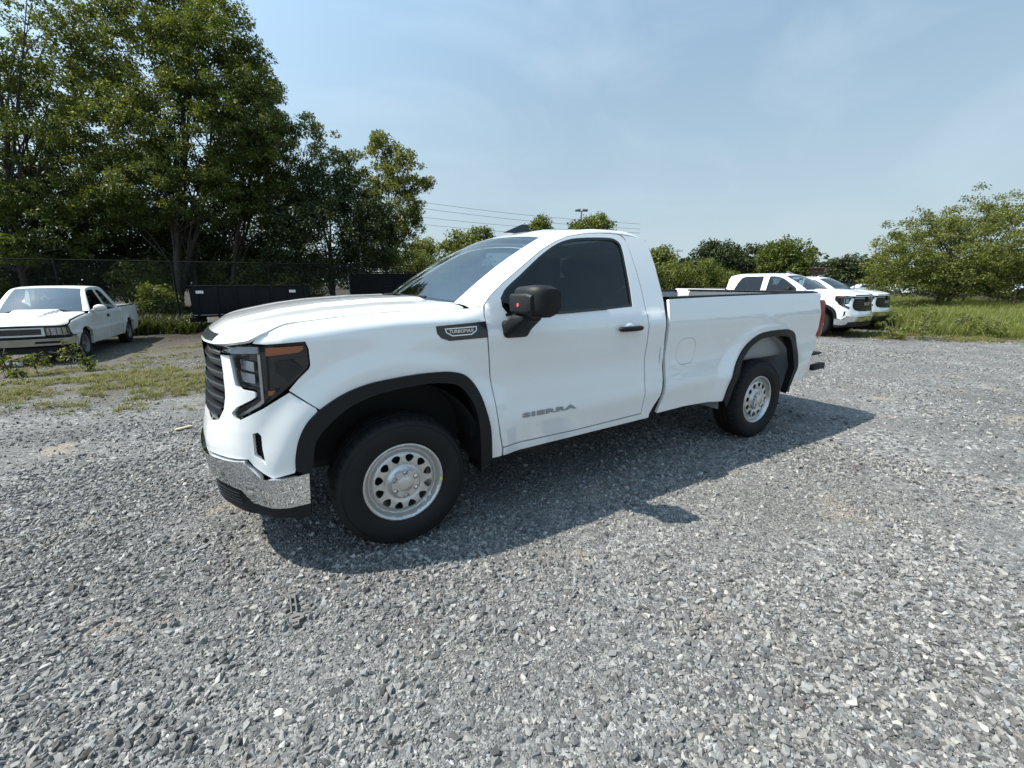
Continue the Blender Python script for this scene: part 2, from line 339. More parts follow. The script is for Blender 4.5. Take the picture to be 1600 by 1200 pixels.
def make_wheel(parent, x, y, side, master=None, R=.395, dot=False):
    """rim (the wheel) > tyre, hub_cap, wheel_nut"""
    global CENTRE
    if master is not None:
        c = copy_part(master, parent); c.location = (x, y*side, R); c.rotation_euler = (0, rng.random()*6, 0 if side > 0 else math.pi); return c
    prof_f = lambda r: np.interp(r, [0,.060,.085,.100,.125,.165,.182,.192,.200,.206,.216,.222,.230,.236], [-.008,-.006,-.008,-.026,-.014,-.014,-.022,-.044,-.046,-.040,-.010,-.004,.0,-.006])
    def surf(a, b):
        r = np.hypot(a, b); return np.stack([a, prof_f(r), b], -1)
    ring = lambda r, n=72: np.array([(r*math.cos(i*2*math.pi/n), r*math.sin(i*2*math.pi/n)) for i in range(n)])
    holes = []
    for k in range(12):
        t = (k+.5)*math.pi/6; h = []
        for (rr, ta) in [(.122,0),(.126,.055),(.137,.125),(.150,.165),(.162,.155),(.169,.09),(.171,0),(.169,-.09),(.162,-.155),(.150,-.165),(.137,-.125),(.126,-.055)]:
            h.append((rr*math.cos(t+ta), rr*math.sin(t+ta)))
        holes.append(np.array(h))
    ex = np.vstack([ring(r, 60) for r in (.03,.06,.085,.092,.100,.112,.176,.182,.187,.192,.200,.206,.211,.216,.222,.230)])
    C0 = CENTRE; CENTRE = np.array([0, -1., 0])
    rim = panel('wheel', ring(.236), surf, M['rim'], parent, holes=holes, step=.03, gap=0, lip=.006, edge_step=.012, extra=ex)
    CENTRE = C0
    # barrel and dark drum behind the holes
    bm = bmesh.new(); bm.from_mesh(rim.data); bm.free()
    lathe('rim_barrel', [(.236,-.008),(.215,-.03),(.205,-.10),(.210,-.21),(.225,-.225)], M['rim'], rim, n=48)
    lathe('brake_disc', [(0,-.10),(.165,-.10),(.165,-.125),(0,-.125)], M['dark_metal'], rim, n=32)
    def mod(i, j, r, h):
        if r > .372: return -.010 if (j % 4 == 0 and (h > -.045 or h < -.215)) else (-.006 if (j % 4 == 2 and i % 3 == 0) else 0)
        return 0
    tp = [(.232,-.012),(.245,.004),(.262,.014),(.30,.020),(.335,.018),(.350,.012),(.352,.016),(.366,.010),(.372,.004),(.384,-.010),(.392,-.035),(.394,-.062),(.384,-.064),(.384,-.074),(.395,-.076),(.3955,-.108),(.386,-.110),(.386,-.122),(.3955,-.124),(.395,-.156),(.384,-.158),(.384,-.168),(.394,-.170),(.392,-.198),(.384,-.225),(.360,-.245),(.30,-.252),(.25,-.24),(.225,-.22)]
    lathe('tyre', tp, M['rubber'], rim, n=160, mod=mod, smooth_deg=28)
    bm = bmesh.new(); n = 72; top = []; bot = []
    for i in range(n):
        t = i*2*math.pi/n; ph = (t*6/(2*math.pi)) % 1; notch = 1 if abs(ph-.5) < .17 else 0
        r = .086-.026*notch; top.append(bm.verts.new((r*.93*math.cos(t), .016, r*.93*math.sin(t)))); bot.append(bm.verts.new((r*math.cos(t), -.012, r*math.sin(t))))
    for i in range(n): bm.faces.new((top[i], top[(i+1) % n], bot[(i+1) % n], bot[i]))
    bm.faces.new(top)
    from_bm('hub_cap', bm, M['rim'], rim, bevel=.0025, seg=1)
    lathe('cap_centre', [(0,.021),(.040,.020),(.045,.017),(.047,.012)], M['rim'], rim, n=36)
    for k in range(6):
        t = (k+.5)*math.pi/3; nb = lathe('wheel_nut', [(0,.006),(.009,.006),(.011,0),(.012,-.02)], M['chrome'], rim, n=8); nb.location = (.071*math.cos(t), 0, .071*math.sin(t))
    if dot:
        t = math.radians(186); box('wheel_sticker', (.222*math.cos(t), .004, .222*math.sin(t)), (.016, .002, .016), M['yellow'], rim)
    rim.location = (x, y*side, R)
    if side < 0: rim.rotation_euler = (0, 0, math.pi)
    return rim
def copy_part(o, parent):
    c = o.copy(); col.objects.link(c); c.parent = parent
    for ch in o.children:
        if not ch.name.startswith('wheel_sticker'): copy_part(ch, c)
    return c

ARCH_F = cr([(.548,.585),(.54,.672),(.516,.765),(.470,.850),(.400,.912),(.292,.972),(.172,1.008),(.04,1.024),(-.088,1.032),(-.20,1.032),(-.308,1.022),(-.404,.984),(-.472,.892),(-.516,.76),(-.544,.632),(-.562,.43)], 5)
ARCH_Fi = cr([(.476,.560),(.452,.712),(.415,.785),(.30,.886),(.176,.936),(.04,.962),(-.088,.972),(-.20,.972),(-.324,.948),(-.396,.884),(-.452,.752),(-.476,.536),(-.488,.35)], 5)
ARCH_R = cr([(-2.944,.47),(-2.968,.592),(-3.016,.744),(-3.096,.864),(-3.224,.98),(-3.376,1.052),(-3.544,1.072),(-3.70,1.074),(-3.85,1.070),(-3.972,1.052),(-4.068,1.0),(-4.108,.912),(-4.100,.72),(-4.085,.608),(-4.07,.49)], 5)
ARCH_Ri = cr([(-3.01,.40),(-3.044,.604),(-3.130,.812),(-3.22,.905),(-3.312,.968),(-3.42,1.008),(-3.55,1.018),(-3.70,1.018),(-3.85,1.006),(-3.932,.976),(-3.985,.892),(-4.02,.672),(-4.02,.40)], 5)
DOOR_F = [(-.640,.492),(-.618,.58),(-.602,.672),(-.588,.80),(-.572,.96),(-.558,1.10),(-.546,1.204),(-.546,1.34),(-.560,1.395)]
DOOR_T = [(-.604,1.448),(-.684,1.508),(-.77,1.562),(-.86,1.618),(-.96,1.680),(-1.052,1.736),(-1.168,1.792),(-1.3,1.840),(-1.448,1.866),(-1.6,1.879)]
WIN = [(-.690,1.385),(-.690,1.430),(-.736,1.484),(-.844,1.556),(-.968,1.640),(-1.068,1.704),(-1.2,1.772),(-1.336,1.812),(-1.484,1.828)]
WIN = [tuple(p) for p in cr(WIN[1:], 3)]; WIN = [(-.690,1.385)]+WIN

def build_truck(label, loc=(0,0,0), rz=0, crew=False, detail=True, scale=1.0, group=None, wheel_master=None):
    T = thing('pickup_truck', label, 'pickup truck', loc, rz, group); T.scale = (scale,)*3
    if crew: B = Body(wb=4.06, cab=-3.0, rear=-5.15); dx = -(4.06-3.547)
    else: B = Body(); dx = 0.
    S = B.skin(); sm = B.smax
    AR = ARCH_R+[dx, 0]; ARi = ARCH_Ri+[dx, 0]; cabx = B.cab
    P = M['paint']; K = M['black_plastic']
    zcut = lambda q: float(B.zt(q)+.80*B.rz(q))
    cutline = [(.69,float(B.zt(.69))+.005),(.67,float(B.zt(.67))+.030),(.62,float(B.zt(.62))+.052)]+[(q, zcut(q)) for q in (.54,.45,.35,.2,.05,-.1,-.25,-.36,-.46)]
    # hood
    def ring(D, q):
        x, y, nx, ny = B.plan(q); return np.stack([x-nx*D, y-ny*D], -1)
    qf = np.arange(.70, sm, .03); Df = .006
    edge = [tuple(ring(.088, np.array(q))) for q in (-.44,-.36,-.25,0,.2,.35,.45,.54)]+[tuple(ring(d, np.array(q))) for q, d in ((.62,.045),(.67,.018))]+[tuple(ring(Df, np.array(q))) for q in qf]+[tuple(ring(Df, np.array(sm)))]
    right = [(x, -y) for x, y in edge[::-1]][1:]
    back = [(-.42,-.80),(-.375,-.70),(-.335,-.60),(-.30,-.45),(-.262,-.25),(-.25,0)]; back += [(x, -y) for x, y in back[::-1]][1:]
    ex = []
    for D in (.010,.018,.03,.045,.065,.09,.12,.15,.18,.21,.25):
        q = np.arange(-.45, sm, .035); a = ring(D, q); ex += [a, a*[1, -1]]
    exi = [np.stack([np.full(9, x), np.full(9, s*y)], 1)*1. for x in () for y in () for s in (1,)]
    yy = (.20,.23,.26,.30,.46,.49,.52,.56)
    exi = np.array([(x, s*y) for x in np.arange(-.3, .7, .06) for y in yy for s in (1, -1)])
    panel('hood', edge+right+back, lambda a, b: np.stack([a, b, B.G(a, b)], -1), P, T, step=.06, gap=.002, lip=.02, extra=np.vstack(ex+[exi]), edge_step=.03)
    # dark trim and seam across the nose of the hood
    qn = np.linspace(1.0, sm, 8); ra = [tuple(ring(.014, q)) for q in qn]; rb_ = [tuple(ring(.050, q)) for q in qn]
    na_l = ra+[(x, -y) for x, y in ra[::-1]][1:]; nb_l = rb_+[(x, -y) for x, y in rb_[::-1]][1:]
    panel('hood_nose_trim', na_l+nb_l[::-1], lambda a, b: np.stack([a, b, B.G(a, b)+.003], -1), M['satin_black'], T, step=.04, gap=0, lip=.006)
    # cowl: black strip between hood and glass
    base = lambda u: np.array([-.285-.125*u*u, .75*u, 1.412-.030*u*u])
    head = lambda u: np.array([-1.08-.10*u*u, .62*u, 1.868-.022*u*u])
    cg = [[(np.array([bx, by, float(B.G(np.array([bx+.0]), np.array([by]))[0])-.022])*(1-t)+(base(by/.80)+[-.02, 0, .004])*t)+[0, 0, -.015*math.sin(t*math.pi)] for t in (0, .3, .6, 1)] for bx, by in back]
    grid('cowl_panel', cg, K, T)
    # windscreen
    uu = np.linspace(-1, 1, 25); vv = np.linspace(0, 1, 12)
    ws = [[base(u)*(1-v)+head(u)*v+np.array([.02, 0, .03])*math.sin(v*math.pi)*(1-.3*u*u) for v in vv] for u in uu]
    wsn = np.array(ws); grid('windshield', wsn, M['glass'], T)
    grid('windshield_border', np.stack([wsn[:, 0]*1+[0, 0, .003], wsn[:, 1]*.6+wsn[:, 0]*.4+[.004, 0, .004]], 1), M['gloss_black'], T)
    for s_ in (-.35, .30):      # wipers lie along the cowl
        pts = [base(u)+np.array([.0, 0, .030])+np.array([-.03, 0, .02])*abs(u-s_) for u in np.linspace(s_-.30, s_+.36, 8)]
        wpr = tube('wiper', [base(s_-.3)+np.array([.07, 0, .0])]+pts, [.012]+[.008]*8, K, T, n=6)
    # roof
    rear = cabx+.06; xs = lambda u: np.concatenate([[head(u)[0]], np.linspace(head(u)[0]-.05, rear+.25, 9), [rear+.17, rear+.10, rear+.05, rear+.015, rear]])
    def zr(x, u, x0):
        f = np.clip((x0-x)/.45, 0, 1); z = 1.868+(1.938-1.868)*(1-(1-f)**2)
        z = z-.08*np.clip((rear+.22-x)/.22, 0, 1)**2.2; return z-.022*u*u-.012*u**6
    us = np.linspace(-1, 1, 21); R = []
    for u in us:
        X = xs(u); t = np.linspace(0, 1, len(X)); yb = (.62+(.655-.62)*np.clip(t*4, 0, 1)-.02*np.clip(t*4-3, 0, 1))
        ridge = .007*np.clip(math.sin(u*5*math.pi)*1.6, -.4, 1)*np.clip(t*6-.8, 0, 1)*np.clip((1-t)*6-.8, 0, 1)*(abs(u) < .82)
        R.append(np.stack([X, yb*u, zr(X, u, X[0])+ridge], 1))
    R = np.array(R); grid('roof', R, P, T)
    # roof rail and windscreen pillar, one strip each side, from the cowl to the rear of the cab
    topz = 1.879
    if crew: back_top = [(-1.9,1.884),(-2.3,1.882),(-2.55,1.876),(-2.70,1.868),(rear-.0,1.845)]
    else: back_top = [(-1.72,1.884),(-1.80,1.882),(-1.88,1.878),(-1.98,1.868),(rear-.0,1.845)]
    outer2 = [(-.556,1.392)]+DOOR_T+back_top
    O = S(np.array([a for a, b in outer2]), np.array([b for a, b in outer2]))
    inner = [wsn[-1, k] for k in np.linspace(0, 11, 7).astype(int)]; rr = R[-1]; 
    inner += list(rr[1:])
    # resample both by length into matching rows
    def resample(Q, n):
        Q = np.array(Q); d = np.r_[0, np.cumsum(np.linalg.norm(np.diff(Q, axis=0), axis=1))]; t = np.linspace(0, d[-1], n)
        return np.stack([np.interp(t, d, Q[:, i]) for i in range(3)], 1)
    # split at the header so that pillar and rail stay matched
    i1 = len(DOOR_T)-2; A = resample(inner[:7], 14); A2 = resample(O[:9], 14); Bq = resample(inner[6:], 20); B2 = resample(O[8:], 20)
    I = np.vstack([A, Bq[1:]]); OO = np.vstack([A2, B2[1:]])
    ip = np.array([-.385, .805, float(B.G(np.array([-.385]), np.array([.805]))[0])-.004]); op = S(np.array([-.47]), np.array([zcut(-.47)]))[0]
    ip2 = (ip+I[0])/2; I = np.vstack([[ip], [ip2], I]); OO = np.vstack([[op], [(op+OO[0])/2], OO])
    for sd in (1, -1):
        rows = []
        for t in (0, .12, .3, .5, .7, .88, 1.):
            bul = math.sin(t*math.pi)**.8; fl = np.linspace(0, 1, len(I))[:, None]
            rows.append(I*(1-t)+OO*t+bul*(np.array([0, .012, .012])*(1-fl)+np.array([0, .012, .016])*fl))
        grid('roof_rail', np.array(rows), P, T, side=sd)
    # side skins
    front_lamp_back = [(.445,1.247),(.434,1.212),(.434,1.132),(.442,1.114),(.496,1.064),(.543,1.012)]
    fender = cutline[::-1]+[(.62,1.238),(.52,1.244)]+front_lamp_back+[(.428,.919),(.412,.905)]+[tuple(a) for a in ARCH_F if a[0] < .40]+[(-.562,.428),(-.640,.430)]+[(a+.003, b) for a, b in DOOR_F]+[(-.555,1.392)]
    if crew:
        wf = WIN+[(-1.58,1.828),(-1.60,1.80),(-1.60,1.36),(-1.12,1.335),(-.72,1.340)]
        doors = [('front', DOOR_F+DOOR_T+[(-1.68,1.8805),(-1.70,1.878),(-1.72,1.6),(-1.70,1.25),(-1.70,.50),(-1.264,.492)], wf),
                 ('rear', [(-1.705,.50),(-1.705,1.25),(-1.725,1.6),(-1.705,1.878),(-2.3,1.879),(-2.55,1.87),(-2.66,1.83),(-2.76,1.6),(-2.80,1.28),(-2.80,.95),(-2.72,.80),(-2.66,.62),(-2.62,.51)],
                  [(-1.80,1.36),(-1.81,1.80),(-1.84,1.828),(-2.40,1.824),(-2.52,1.79),(-2.60,1.66),(-2.69,1.42),(-2.69,1.375)])]
        post = [(-2.625,.508),(-2.665,.62),(-2.725,.80),(-2.805,.95),(-2.805,1.28),(-2.765,1.6),(-2.665,1.83),(-2.56,1.872),(rear,1.845),(cabx+.02,1.75),(cabx+.005,1.48),(cabx+.004,1.4),(cabx+.01,.70),(cabx+.05,.6),(cabx+.10,.50),(cabx+.09,.456),(-.728,.428),(-.646,.428),(-.646,.488),(-1.264,.489)]
    else:
        doors = [('front', DOOR_F+DOOR_T+[(-1.74,1.882),(-1.81,1.877),(-1.852,1.845),(-1.876,1.776),(-1.892,1.664),(-1.908,1.468),(-1.910,1.284),(-1.922,1.1),(-1.922,.884),(-1.918,.684),(-1.918,.512),(-1.264,.492)],
                  WIN+[tuple(p) for p in cr([(-1.60,1.834),(-1.696,1.836),(-1.745,1.829),(-1.776,1.811),(-1.791,1.784),(-1.793,1.72)], 3)]+[(-1.790,1.672),(-1.782,1.468),(-1.772,1.362),(-1.492,1.348),(-1.12,1.335),(-.72,1.340)])]
        post = [(-1.918,.508),(-1.921,.684),(-1.925,.884),(-1.925,1.1),(-1.913,1.284),(-1.911,1.468),(-1.895,1.664),(-1.879,1.776),(-1.855,1.846),(-1.836,1.868),(-1.815,1.880),(-1.88,1.876),(-1.98,1.868),(-2.07,1.845),(-2.092,1.756),(-2.108,1.648),(-2.12,1.48),(-2.122,1.40),(-2.108,1.232),(-2.118,1.056),(-2.122,.876),(-2.124,.756),(-2.106,.632),(-2.050,.552),(-2.016,.488),(-2.020,.456),(-.728,.428),(-.646,.428),(-.646,.488),(-1.264,.489)]
    bedf = [(a+(cabx+2.13), b) for a, b in [(-2.100,.480),(-2.125,.556),(-2.148,.632),(-2.158,.756),(-2.156,.876),(-2.150,1.056),(-2.142,1.232),(-2.152,1.40)]]
    rx = B.rear+4.62
    bedr = [(-4.550+rx,1.415),(-4.550+rx,1.37),(-4.520+rx,1.325),(-4.58+rx,1.05),(-4.60+rx,.88),(-4.52+rx,.788),(-4.395+rx,.652),(-4.376+rx,.492)]
    bed = bedf+[(-2.58+dx,1.407),(-3.116+dx,1.412),(-3.74+dx,1.416)]+bedr+[(-4.084+dx,.500)]+[tuple(a) for a in AR[::-1]]+[(-2.756+dx*.9,.480),(-2.448+dx*.8,.490)]
    fuel = [(-2.40+dx+.115*math.cos(t)*(1+.12*abs(math.sin(2*t))), .972+.108*math.sin(t)*(1+.12*abs(math.sin(2*t)))) for t in np.linspace(0, 2*math.pi, 28)[:-1]]
    lamp = [(.99,1.200),(.86,1.222),(.78,1.232),(.70,1.232),(.62,1.232),(.52,1.241),(.45,1.244),(.438,1.212),(.437,1.132),(.445,1.116),(.496,1.066),(.548,1.018),(.608,.974),(.672,.934),(.74,.900),(.808,.868),(.826,.876),(.844,.896),(.812,.920),(.716,.964),(.692,.980),(.688,1.008),(.712,1.020),(.780,1.028),(.808,1.044),(.836,1.116),(.868,1.186),(.990,1.180)]
    fascia = [(.540,1.003),(.600,.968),(.668,.928),(.738,.894),(.808,.862),(.832,.874),(.850,.896),(.814,.926),(.720,.968),(.697,.983),(.694,1.003),(.714,1.014),(.783,1.022),(.813,1.040),(.842,1.114),(.873,1.180),(.984,1.176),(.945,1.096),(.918,1.008),(.914,.968),(.934,.904),(1.004,.838),(1.18,.800),(sm+.015,.790),(sm+.015,.640),(1.148,.640),(.775,.661),(.752,.625),(.700,.590),(.655,.565),(.552,.588)]+[tuple(a) for a in ARCH_F if a[0] > .425 and a[1] > .6]+[(.420,.902),(.426,.917)]
    chrome = [(sm+.01,.632),(1.148,.632),(.790,.655),(.768,.630),(.704,.568),(.616,.565),(.488,.585),(.500,.408),(.60,.396),(.68,.398),(.79,.415),(.815,.452),(.84,.488),(.944,.497),(sm+.01,.50)]
    val = [(sm+.01,.53),(.944,.53),(.84,.52),(.79,.45),(.68,.43),(.50,.43),(.504,.322),(.612,.335),(.776,.345),(1.048,.352),(sm+.01,.35)]
    vent = [(.732,.800),(.704,.806),(.690,.788),(.690,.724),(.680,.640),(.738,.690)]
    for sd in (1, -1):
        fo = panel('fender', fender, S, P, T, step=.04, side=sd, gap=.0022)
        panel('wheel_arch_trim', np.vstack([ARCH_F[1:], ARCH_Fi[::-1]]), B.skin(.014), K, T, step=.03, gap=0, lip=.06, side=sd)
        panel('wheel_arch_trim', np.vstack([AR, ARi[::-1]]), B.skin(.014), K, T, step=.03, gap=0, lip=.06, side=sd)
        panel('cab_side', post, S, P, T, step=.05, side=sd)
        fld = fuel if (sd > 0 and not crew) else None
        bo = panel('bed_side', bed, S, P, T, step=.045, side=sd, holes=[fuel] if fld is not None else (), lip=.025)
        if fld is not None: panel('fuel_door', fuel, S, P, bo, step=.04, gap=.003, lip=.01)
        for nm, dp, wp in doors:
            d_ = panel('door', dp, S, P, T, holes=[shrink(np.array(wp), -.012)], step=.045, side=sd)
            panel('window_trim', shrink(np.array(wp), -.012), B.skin(-.003), M['gloss_black'], d_, holes=[shrink(np.array(wp), .006)], step=.05, gap=0, lip=.012, side=sd)
            panel('window_glass', shrink(np.array(wp), .004), B.skin(-.012), M['tint'], d_, step=.08, gap=0, lip=0, side=sd)
            panel('door_lining', shrink(np.array(dp), .01), B.skin(-.045), M['void'], d_, holes=[shrink(np.array(wp), -.004)], step=.09, gap=0, lip=0, side=sd)
            hx = -1.715 if not crew else (-1.50 if nm == 'front' else -2.56); hy = float(S(np.array([hx]), np.array([1.195]))[0, 1])
            bm = bmesh.new(); tubem(bm, [(hx+k_, (hy+.030-.012*(abs(k_)/.115)**3)*sd, 1.197) for k_ in (-.117,-.110,-.09,-.05,0,.05,.09,.110,.117)], [.006,.014,.0185,.019,.019,.019,.0185,.014,.006], 12)
            tubem(bm, [(hx-.085, (hy-.01)*sd, 1.197), (hx-.085, (hy+.03)*sd, 1.197)], .015, 10); tubem(bm, [(hx+.085, (hy-.01)*sd, 1.197), (hx+.085, (hy+.03)*sd, 1.197)], .015, 10)
            from_bm('door_handle', bm, K, d_, smooth_deg=50)
            cup = bmesh.new(); bmesh.ops.create_uvsphere(cup, u_segments=20, v_segments=12, radius=1, matrix=Matrix.Translation((hx+.0, (hy-.008)*sd, 1.200)) @ Matrix.Diagonal((.065, .016, .036, 1))); from_bm('handle_recess', cup, P, d_)
            if nm == 'front': front_door = d_
            # belt moulding
            xs_ = np.linspace(wp[0][0]-.0, wp[-3][0]-.03 if not crew else wp[-3][0], 9) if nm == 'front' else np.linspace(-1.80, -2.70, 6)
            zz = np.interp(-xs_, [.69, 1.12, 1.49, 1.79], [1.335, 1.330, 1.343, 1.358])
            q = S(xs_, zz)*[1, sd, 1]+np.array([0, .004*sd, 0]); tube('belt_moulding', q, .008, M['gloss_black'], d_, n=6)
        # inner shell so that no gap shows daylight
        # mirror
        bm = bmesh.new()
        def loft(secs):
            rings = [[bm.verts.new((p[0], p[1]*sd, p[2])) for p in s] for s in secs]
            for i in range(len(rings)-1):
                n = len(rings[i])
                for k in range(n): bm.faces.new((rings[i][k], rings[i][(k+1) % n], rings[i+1][(k+1) % n], rings[i+1][k]))
            bm.faces.new(rings[0]); bm.faces.new(rings[-1][::-1])
        def rr_(y, x0, x1, z0, z1, b=.03):
            o_ = []
            for cx_, cz_, a0 in ((x1-b, z0+b, -90), (x1-b, z1-b, 0), (x0+b, z1-b, 90), (x0+b, z0+b, 180)):
                o_ += [(cx_+b*math.cos(math.radians(a0+t)), y, cz_+b*math.sin(math.radians(a0+t))) for t in (0, 30, 60, 90)]
            return o_
        loft([rr_(1.030,-.825,-.715,1.352,1.488,.03), rr_(1.05,-.835,-.695,1.338,1.502,.04), rr_(1.19,-.845,-.695,1.326,1.512,.045), rr_(1.245,-.86,-.715,1.330,1.508,.045), rr_(1.275,-.87,-.755,1.350,1.490,.035)])
        mir = from_bm('side_mirror', bm, K, T, smooth_deg=50)
        bm = bmesh.new(); loft([rr_(1.032,-.74,-.674,1.352,1.462,.018), rr_(1.20,-.745,-.676,1.345,1.468,.020), rr_(1.232,-.755,-.690,1.358,1.458,.018)]); from_bm('mirror_cap', bm, K, mir, bevel=.004, smooth_deg=50)
        bm = bmesh.new(); loft([rr_(.955,-.845,-.645,1.195,1.300,.03), rr_(1.00,-.835,-.655,1.195,1.305,.03), rr_(1.05,-.83,-.67,1.240,1.345,.03), rr_(1.14,-.83,-.70,1.305,1.345,.015)]); from_bm('mirror_arm', bm, K, mir, bevel=.005, smooth_deg=50)
        box('mirror_glass', (-.862, 1.155*sd, 1.42), (.006, .15, .12), M['chrome'], mir)
        if sd > 0 and detail:
            bm = bmesh.new(); bmesh.ops.create_cone(bm, cap_ends=True, segments=14, radius1=.011, radius2=.011, depth=.003, matrix=Matrix.Translation((-.6740, 1.125, 1.400)) @ Matrix.Rotation(math.pi/2, 4, 'Y')); from_bm('round_sticker', bm, M['red_dot'], mir, label='small round red sticker on the mirror shell')
        # lamps
        hl = panel('headlight', lamp, B.skin(-.05), M['gloss_black'], T, step=.05, gap=.002, lip=0, side=sd)
        panel('lamp_lens', lamp, B.skin(-.004), M['dark_lens'], hl, step=.04, gap=.003, lip=.03, side=sd)
        panel('amber_reflector', [(.630,1.222),(.455,1.228),(.458,1.208),(.480,1.196),(.632,1.182)], B.skin(-.012), M['amber'], hl, step=.03, gap=0, lip=0, side=sd)
        panel('amber_reflector', [(.640,1.010),(.602,1.012),(.618,.994),(.640,.984)], B.skin(-.012), M['amber'], hl, step=.03, gap=0, lip=0, side=sd)
        panel('light_bar', [(.975,1.197),(.86,1.216),(.76,1.226),(.665,1.228),(.665,1.196),(.76,1.192),(.87,1.186)], B.skin(-.006), M['drl'], hl, step=.03, gap=0, lip=.01, side=sd)
        panel('light_bar', [(.674,1.19),(.660,1.19),(.664,.955),(.690,.935),(.76,.900),(.81,.878),(.818,.888),(.765,.912),(.700,.948),(.678,.965)], B.skin(-.010), M['reflector'], hl, step=.03, gap=0, lip=.01, side=sd)
        for zz0 in (1.055, 1.115):
            panel('lamp_module', [(.80,zz0),(.71,zz0-.012),(.71,zz0+.035),(.815,zz0+.045)], B.skin(-.026), M['reflector'], hl, step=.03, gap=0, lip=.01, side=sd)
        panel('lamp_module', [(.60,1.15),(.52,1.16),(.47,1.11),(.545,1.05),(.60,1.10)], B.skin(-.036), M['dark_metal'], hl, step=.03, gap=0, lip=.01, side=sd)
        fp = panel('front_fascia', fascia, B.skin(.004), P, T, holes=[vent], step=.03, side=sd, gap=.002)
        vb = panel('fascia_vent', shrink(np.array(vent), -.005), B.skin(-.03), M['void'], fp, step=.05, gap=0, lip=0, side=sd)
        for zv in np.arange(.665, .80, .018):
            a = np.interp(zv, [.64,.69,.80], [.684,.690,.694]); b_ = np.interp(zv, [.64,.69,.8], [.684,.738,.730])
            tube('vent_slat', S(np.linspace(a, b_, 3), np.full(3, zv))*[1, sd, 1]-np.array([.008, .012*sd, 0]), .0035, K, fp, n=5)
        panel('front_bumper', chrome, B.skin(.024), M['chrome'], T, step=.03, gap=0, lip=.055, side=sd)
        panel('lower_valance', val, B.skin(.012), K, T, step=.04, gap=0, lip=.04, side=sd)
        for zv in (.405, .425, .445, .465):
            q = np.linspace(.86, 1.12, 6); tube('valance_slat', B.skin(.024)(q, np.full(6, zv))*[1, sd, 1], .004, M['gloss_black'], T, n=5)
        # hood-to-lamp dark seal and wheel housings
        for cx, mt, rad in ((0., M['void'], .50), (-B.wb, M['liner'] , .50)):
            rows = []
            for y in (.60, .75, .90, .955):
                rows.append([(cx+rad*(1.03 if cx == 0 else 1.22)*math.cos(t), y*sd, .47+rad*(1.03 if cx == 0 else 1.12)*math.sin(t)) for t in np.linspace(-.15, math.pi+.15, 25)])
            g = np.array(rows); F = []
            o = raw('wheel_housing', g.reshape(-1, 3), [(i*25+j, i*25+j+1, (i+1)*25+j+1, (i+1)*25+j) for i in range(3) for j in range(24)], mt, T, smooth=True)
            box('inner_wing', (cx, .60*sd, .80), (1.06 if cx == 0 else 1.25, .02, .62), M['void'] if cx == 0 else M['liner'], T)
        # tail lamp
        bm = bmesh.new(); secs = []
        for z, sh in ((.925, .03), (.96, .0), (1.12, -.006), (1.30, .0), (1.335, .02)):
            f = .0+(1.33-z)*.06
            secs.append([bm.verts.new((p[0]+rx, p[1]*sd, z)) for p in [(-4.50, .935-sh), (-4.62-f*.2, .945-sh), (-4.70, .930-sh), (-4.735+sh*.5, .875-sh), (-4.738+sh*.5, .78), (-4.50, .78)]])
        for i in range(4):
            for k in range(6): bm.faces.new((secs[i][k], secs[i][(k+1) % 6], secs[i+1][(k+1) % 6], secs[i+1][k]))
        bm.faces.new(secs[0]); bm.faces.new(secs[-1][::-1]); tl = from_bm('tail_light', bm, M['red'], T, bevel=.004, smooth_deg=60)
        box('reverse_lamp', (-4.737+rx, .83*sd, 1.06), (.012, .08, .10), M['white_dot'], tl)
        # bed rail cap, inner bed wall
        q = np.concatenate([[cabx-.03], np.linspace(-2.4+dx, -4.50+rx, 10)]); z = np.interp(-q, [2.15-dx, 3.1-dx, 4.5-rx], [1.407, 1.413, 1.420])
        top = S(q, z)*[1, sd, 1]; rows = [top+[0, -.004*sd, -.008], top+[0, -.004*sd, .006], top+[0, -.05*sd, .009], top+[0, -.075*sd, .002], top+[0, -.075*sd, -.03]]
        grid('bed_rail_cap', np.array(rows), K, T)
        bm = bmesh.new(); x0, x1 = cabx-.04, -4.52+rx
        bxm(bm, ((x0+x1)/2, .865*sd, 1.10), (x0-x1, .012, .60))
        for k in range(10): bxm(bm, (x0+(x1-x0)*(k+.5)/10, .855*sd, 1.08), (.05, .02, .52))
        from_bm('bed_inner_wall', bm, M['liner'], T)
    # grille
    CEN = B.skin(-.055); gl = [(.985,1.190),(.936,1.096),(.914,1.008),(.910,.968),(.930,.904),(1.0,.836),(1.18,.798),(sm+.01,.788),(sm+.01,1.195)]
    gl = shrink(np.array(gl), -.02)
    gr = panel('grille', gl, CEN, M['gloss_black'], T, step=.05, gap=0, lip=0)
    panel('grille_backing', gl, CEN, M['gloss_black'], gr, step=.05, gap=0, lip=0, side=-1)
    for k, zz in enumerate((1.128, 1.066, 1.004, .942, .882, .836)):
        s0 = np.interp(zz, [.83,.904,.968,1.008,1.096,1.156], [1.02,.940,.920,.924,.945,.985]); q = np.linspace(s0, sm, 9)
        def prof(off, dz): 
            L_ = B.skin(off)(q, np.full(9, zz+dz)); return np.vstack([L_, (L_*[1, -1, 1])[::-1][1:]])
        rows = np.array([prof(-.05, .026), prof(.006, .022), prof(.008, .017), prof(-.012, -.020), prof(-.018, -.024), prof(-.05, -.026)])
        gb = grid('grille_bar', rows, M['satin_black'], gr); gb.data.polygons.foreach_set('use_smooth', [False]*len(gb.data.polygons))
    q = np.linspace(1.0, sm, 8)
    def pf(off, z_): L_ = B.skin(off)(q, np.full(8, z_)); return np.vstack([L_, (L_*[1, -1, 1])[::-1][1:]])
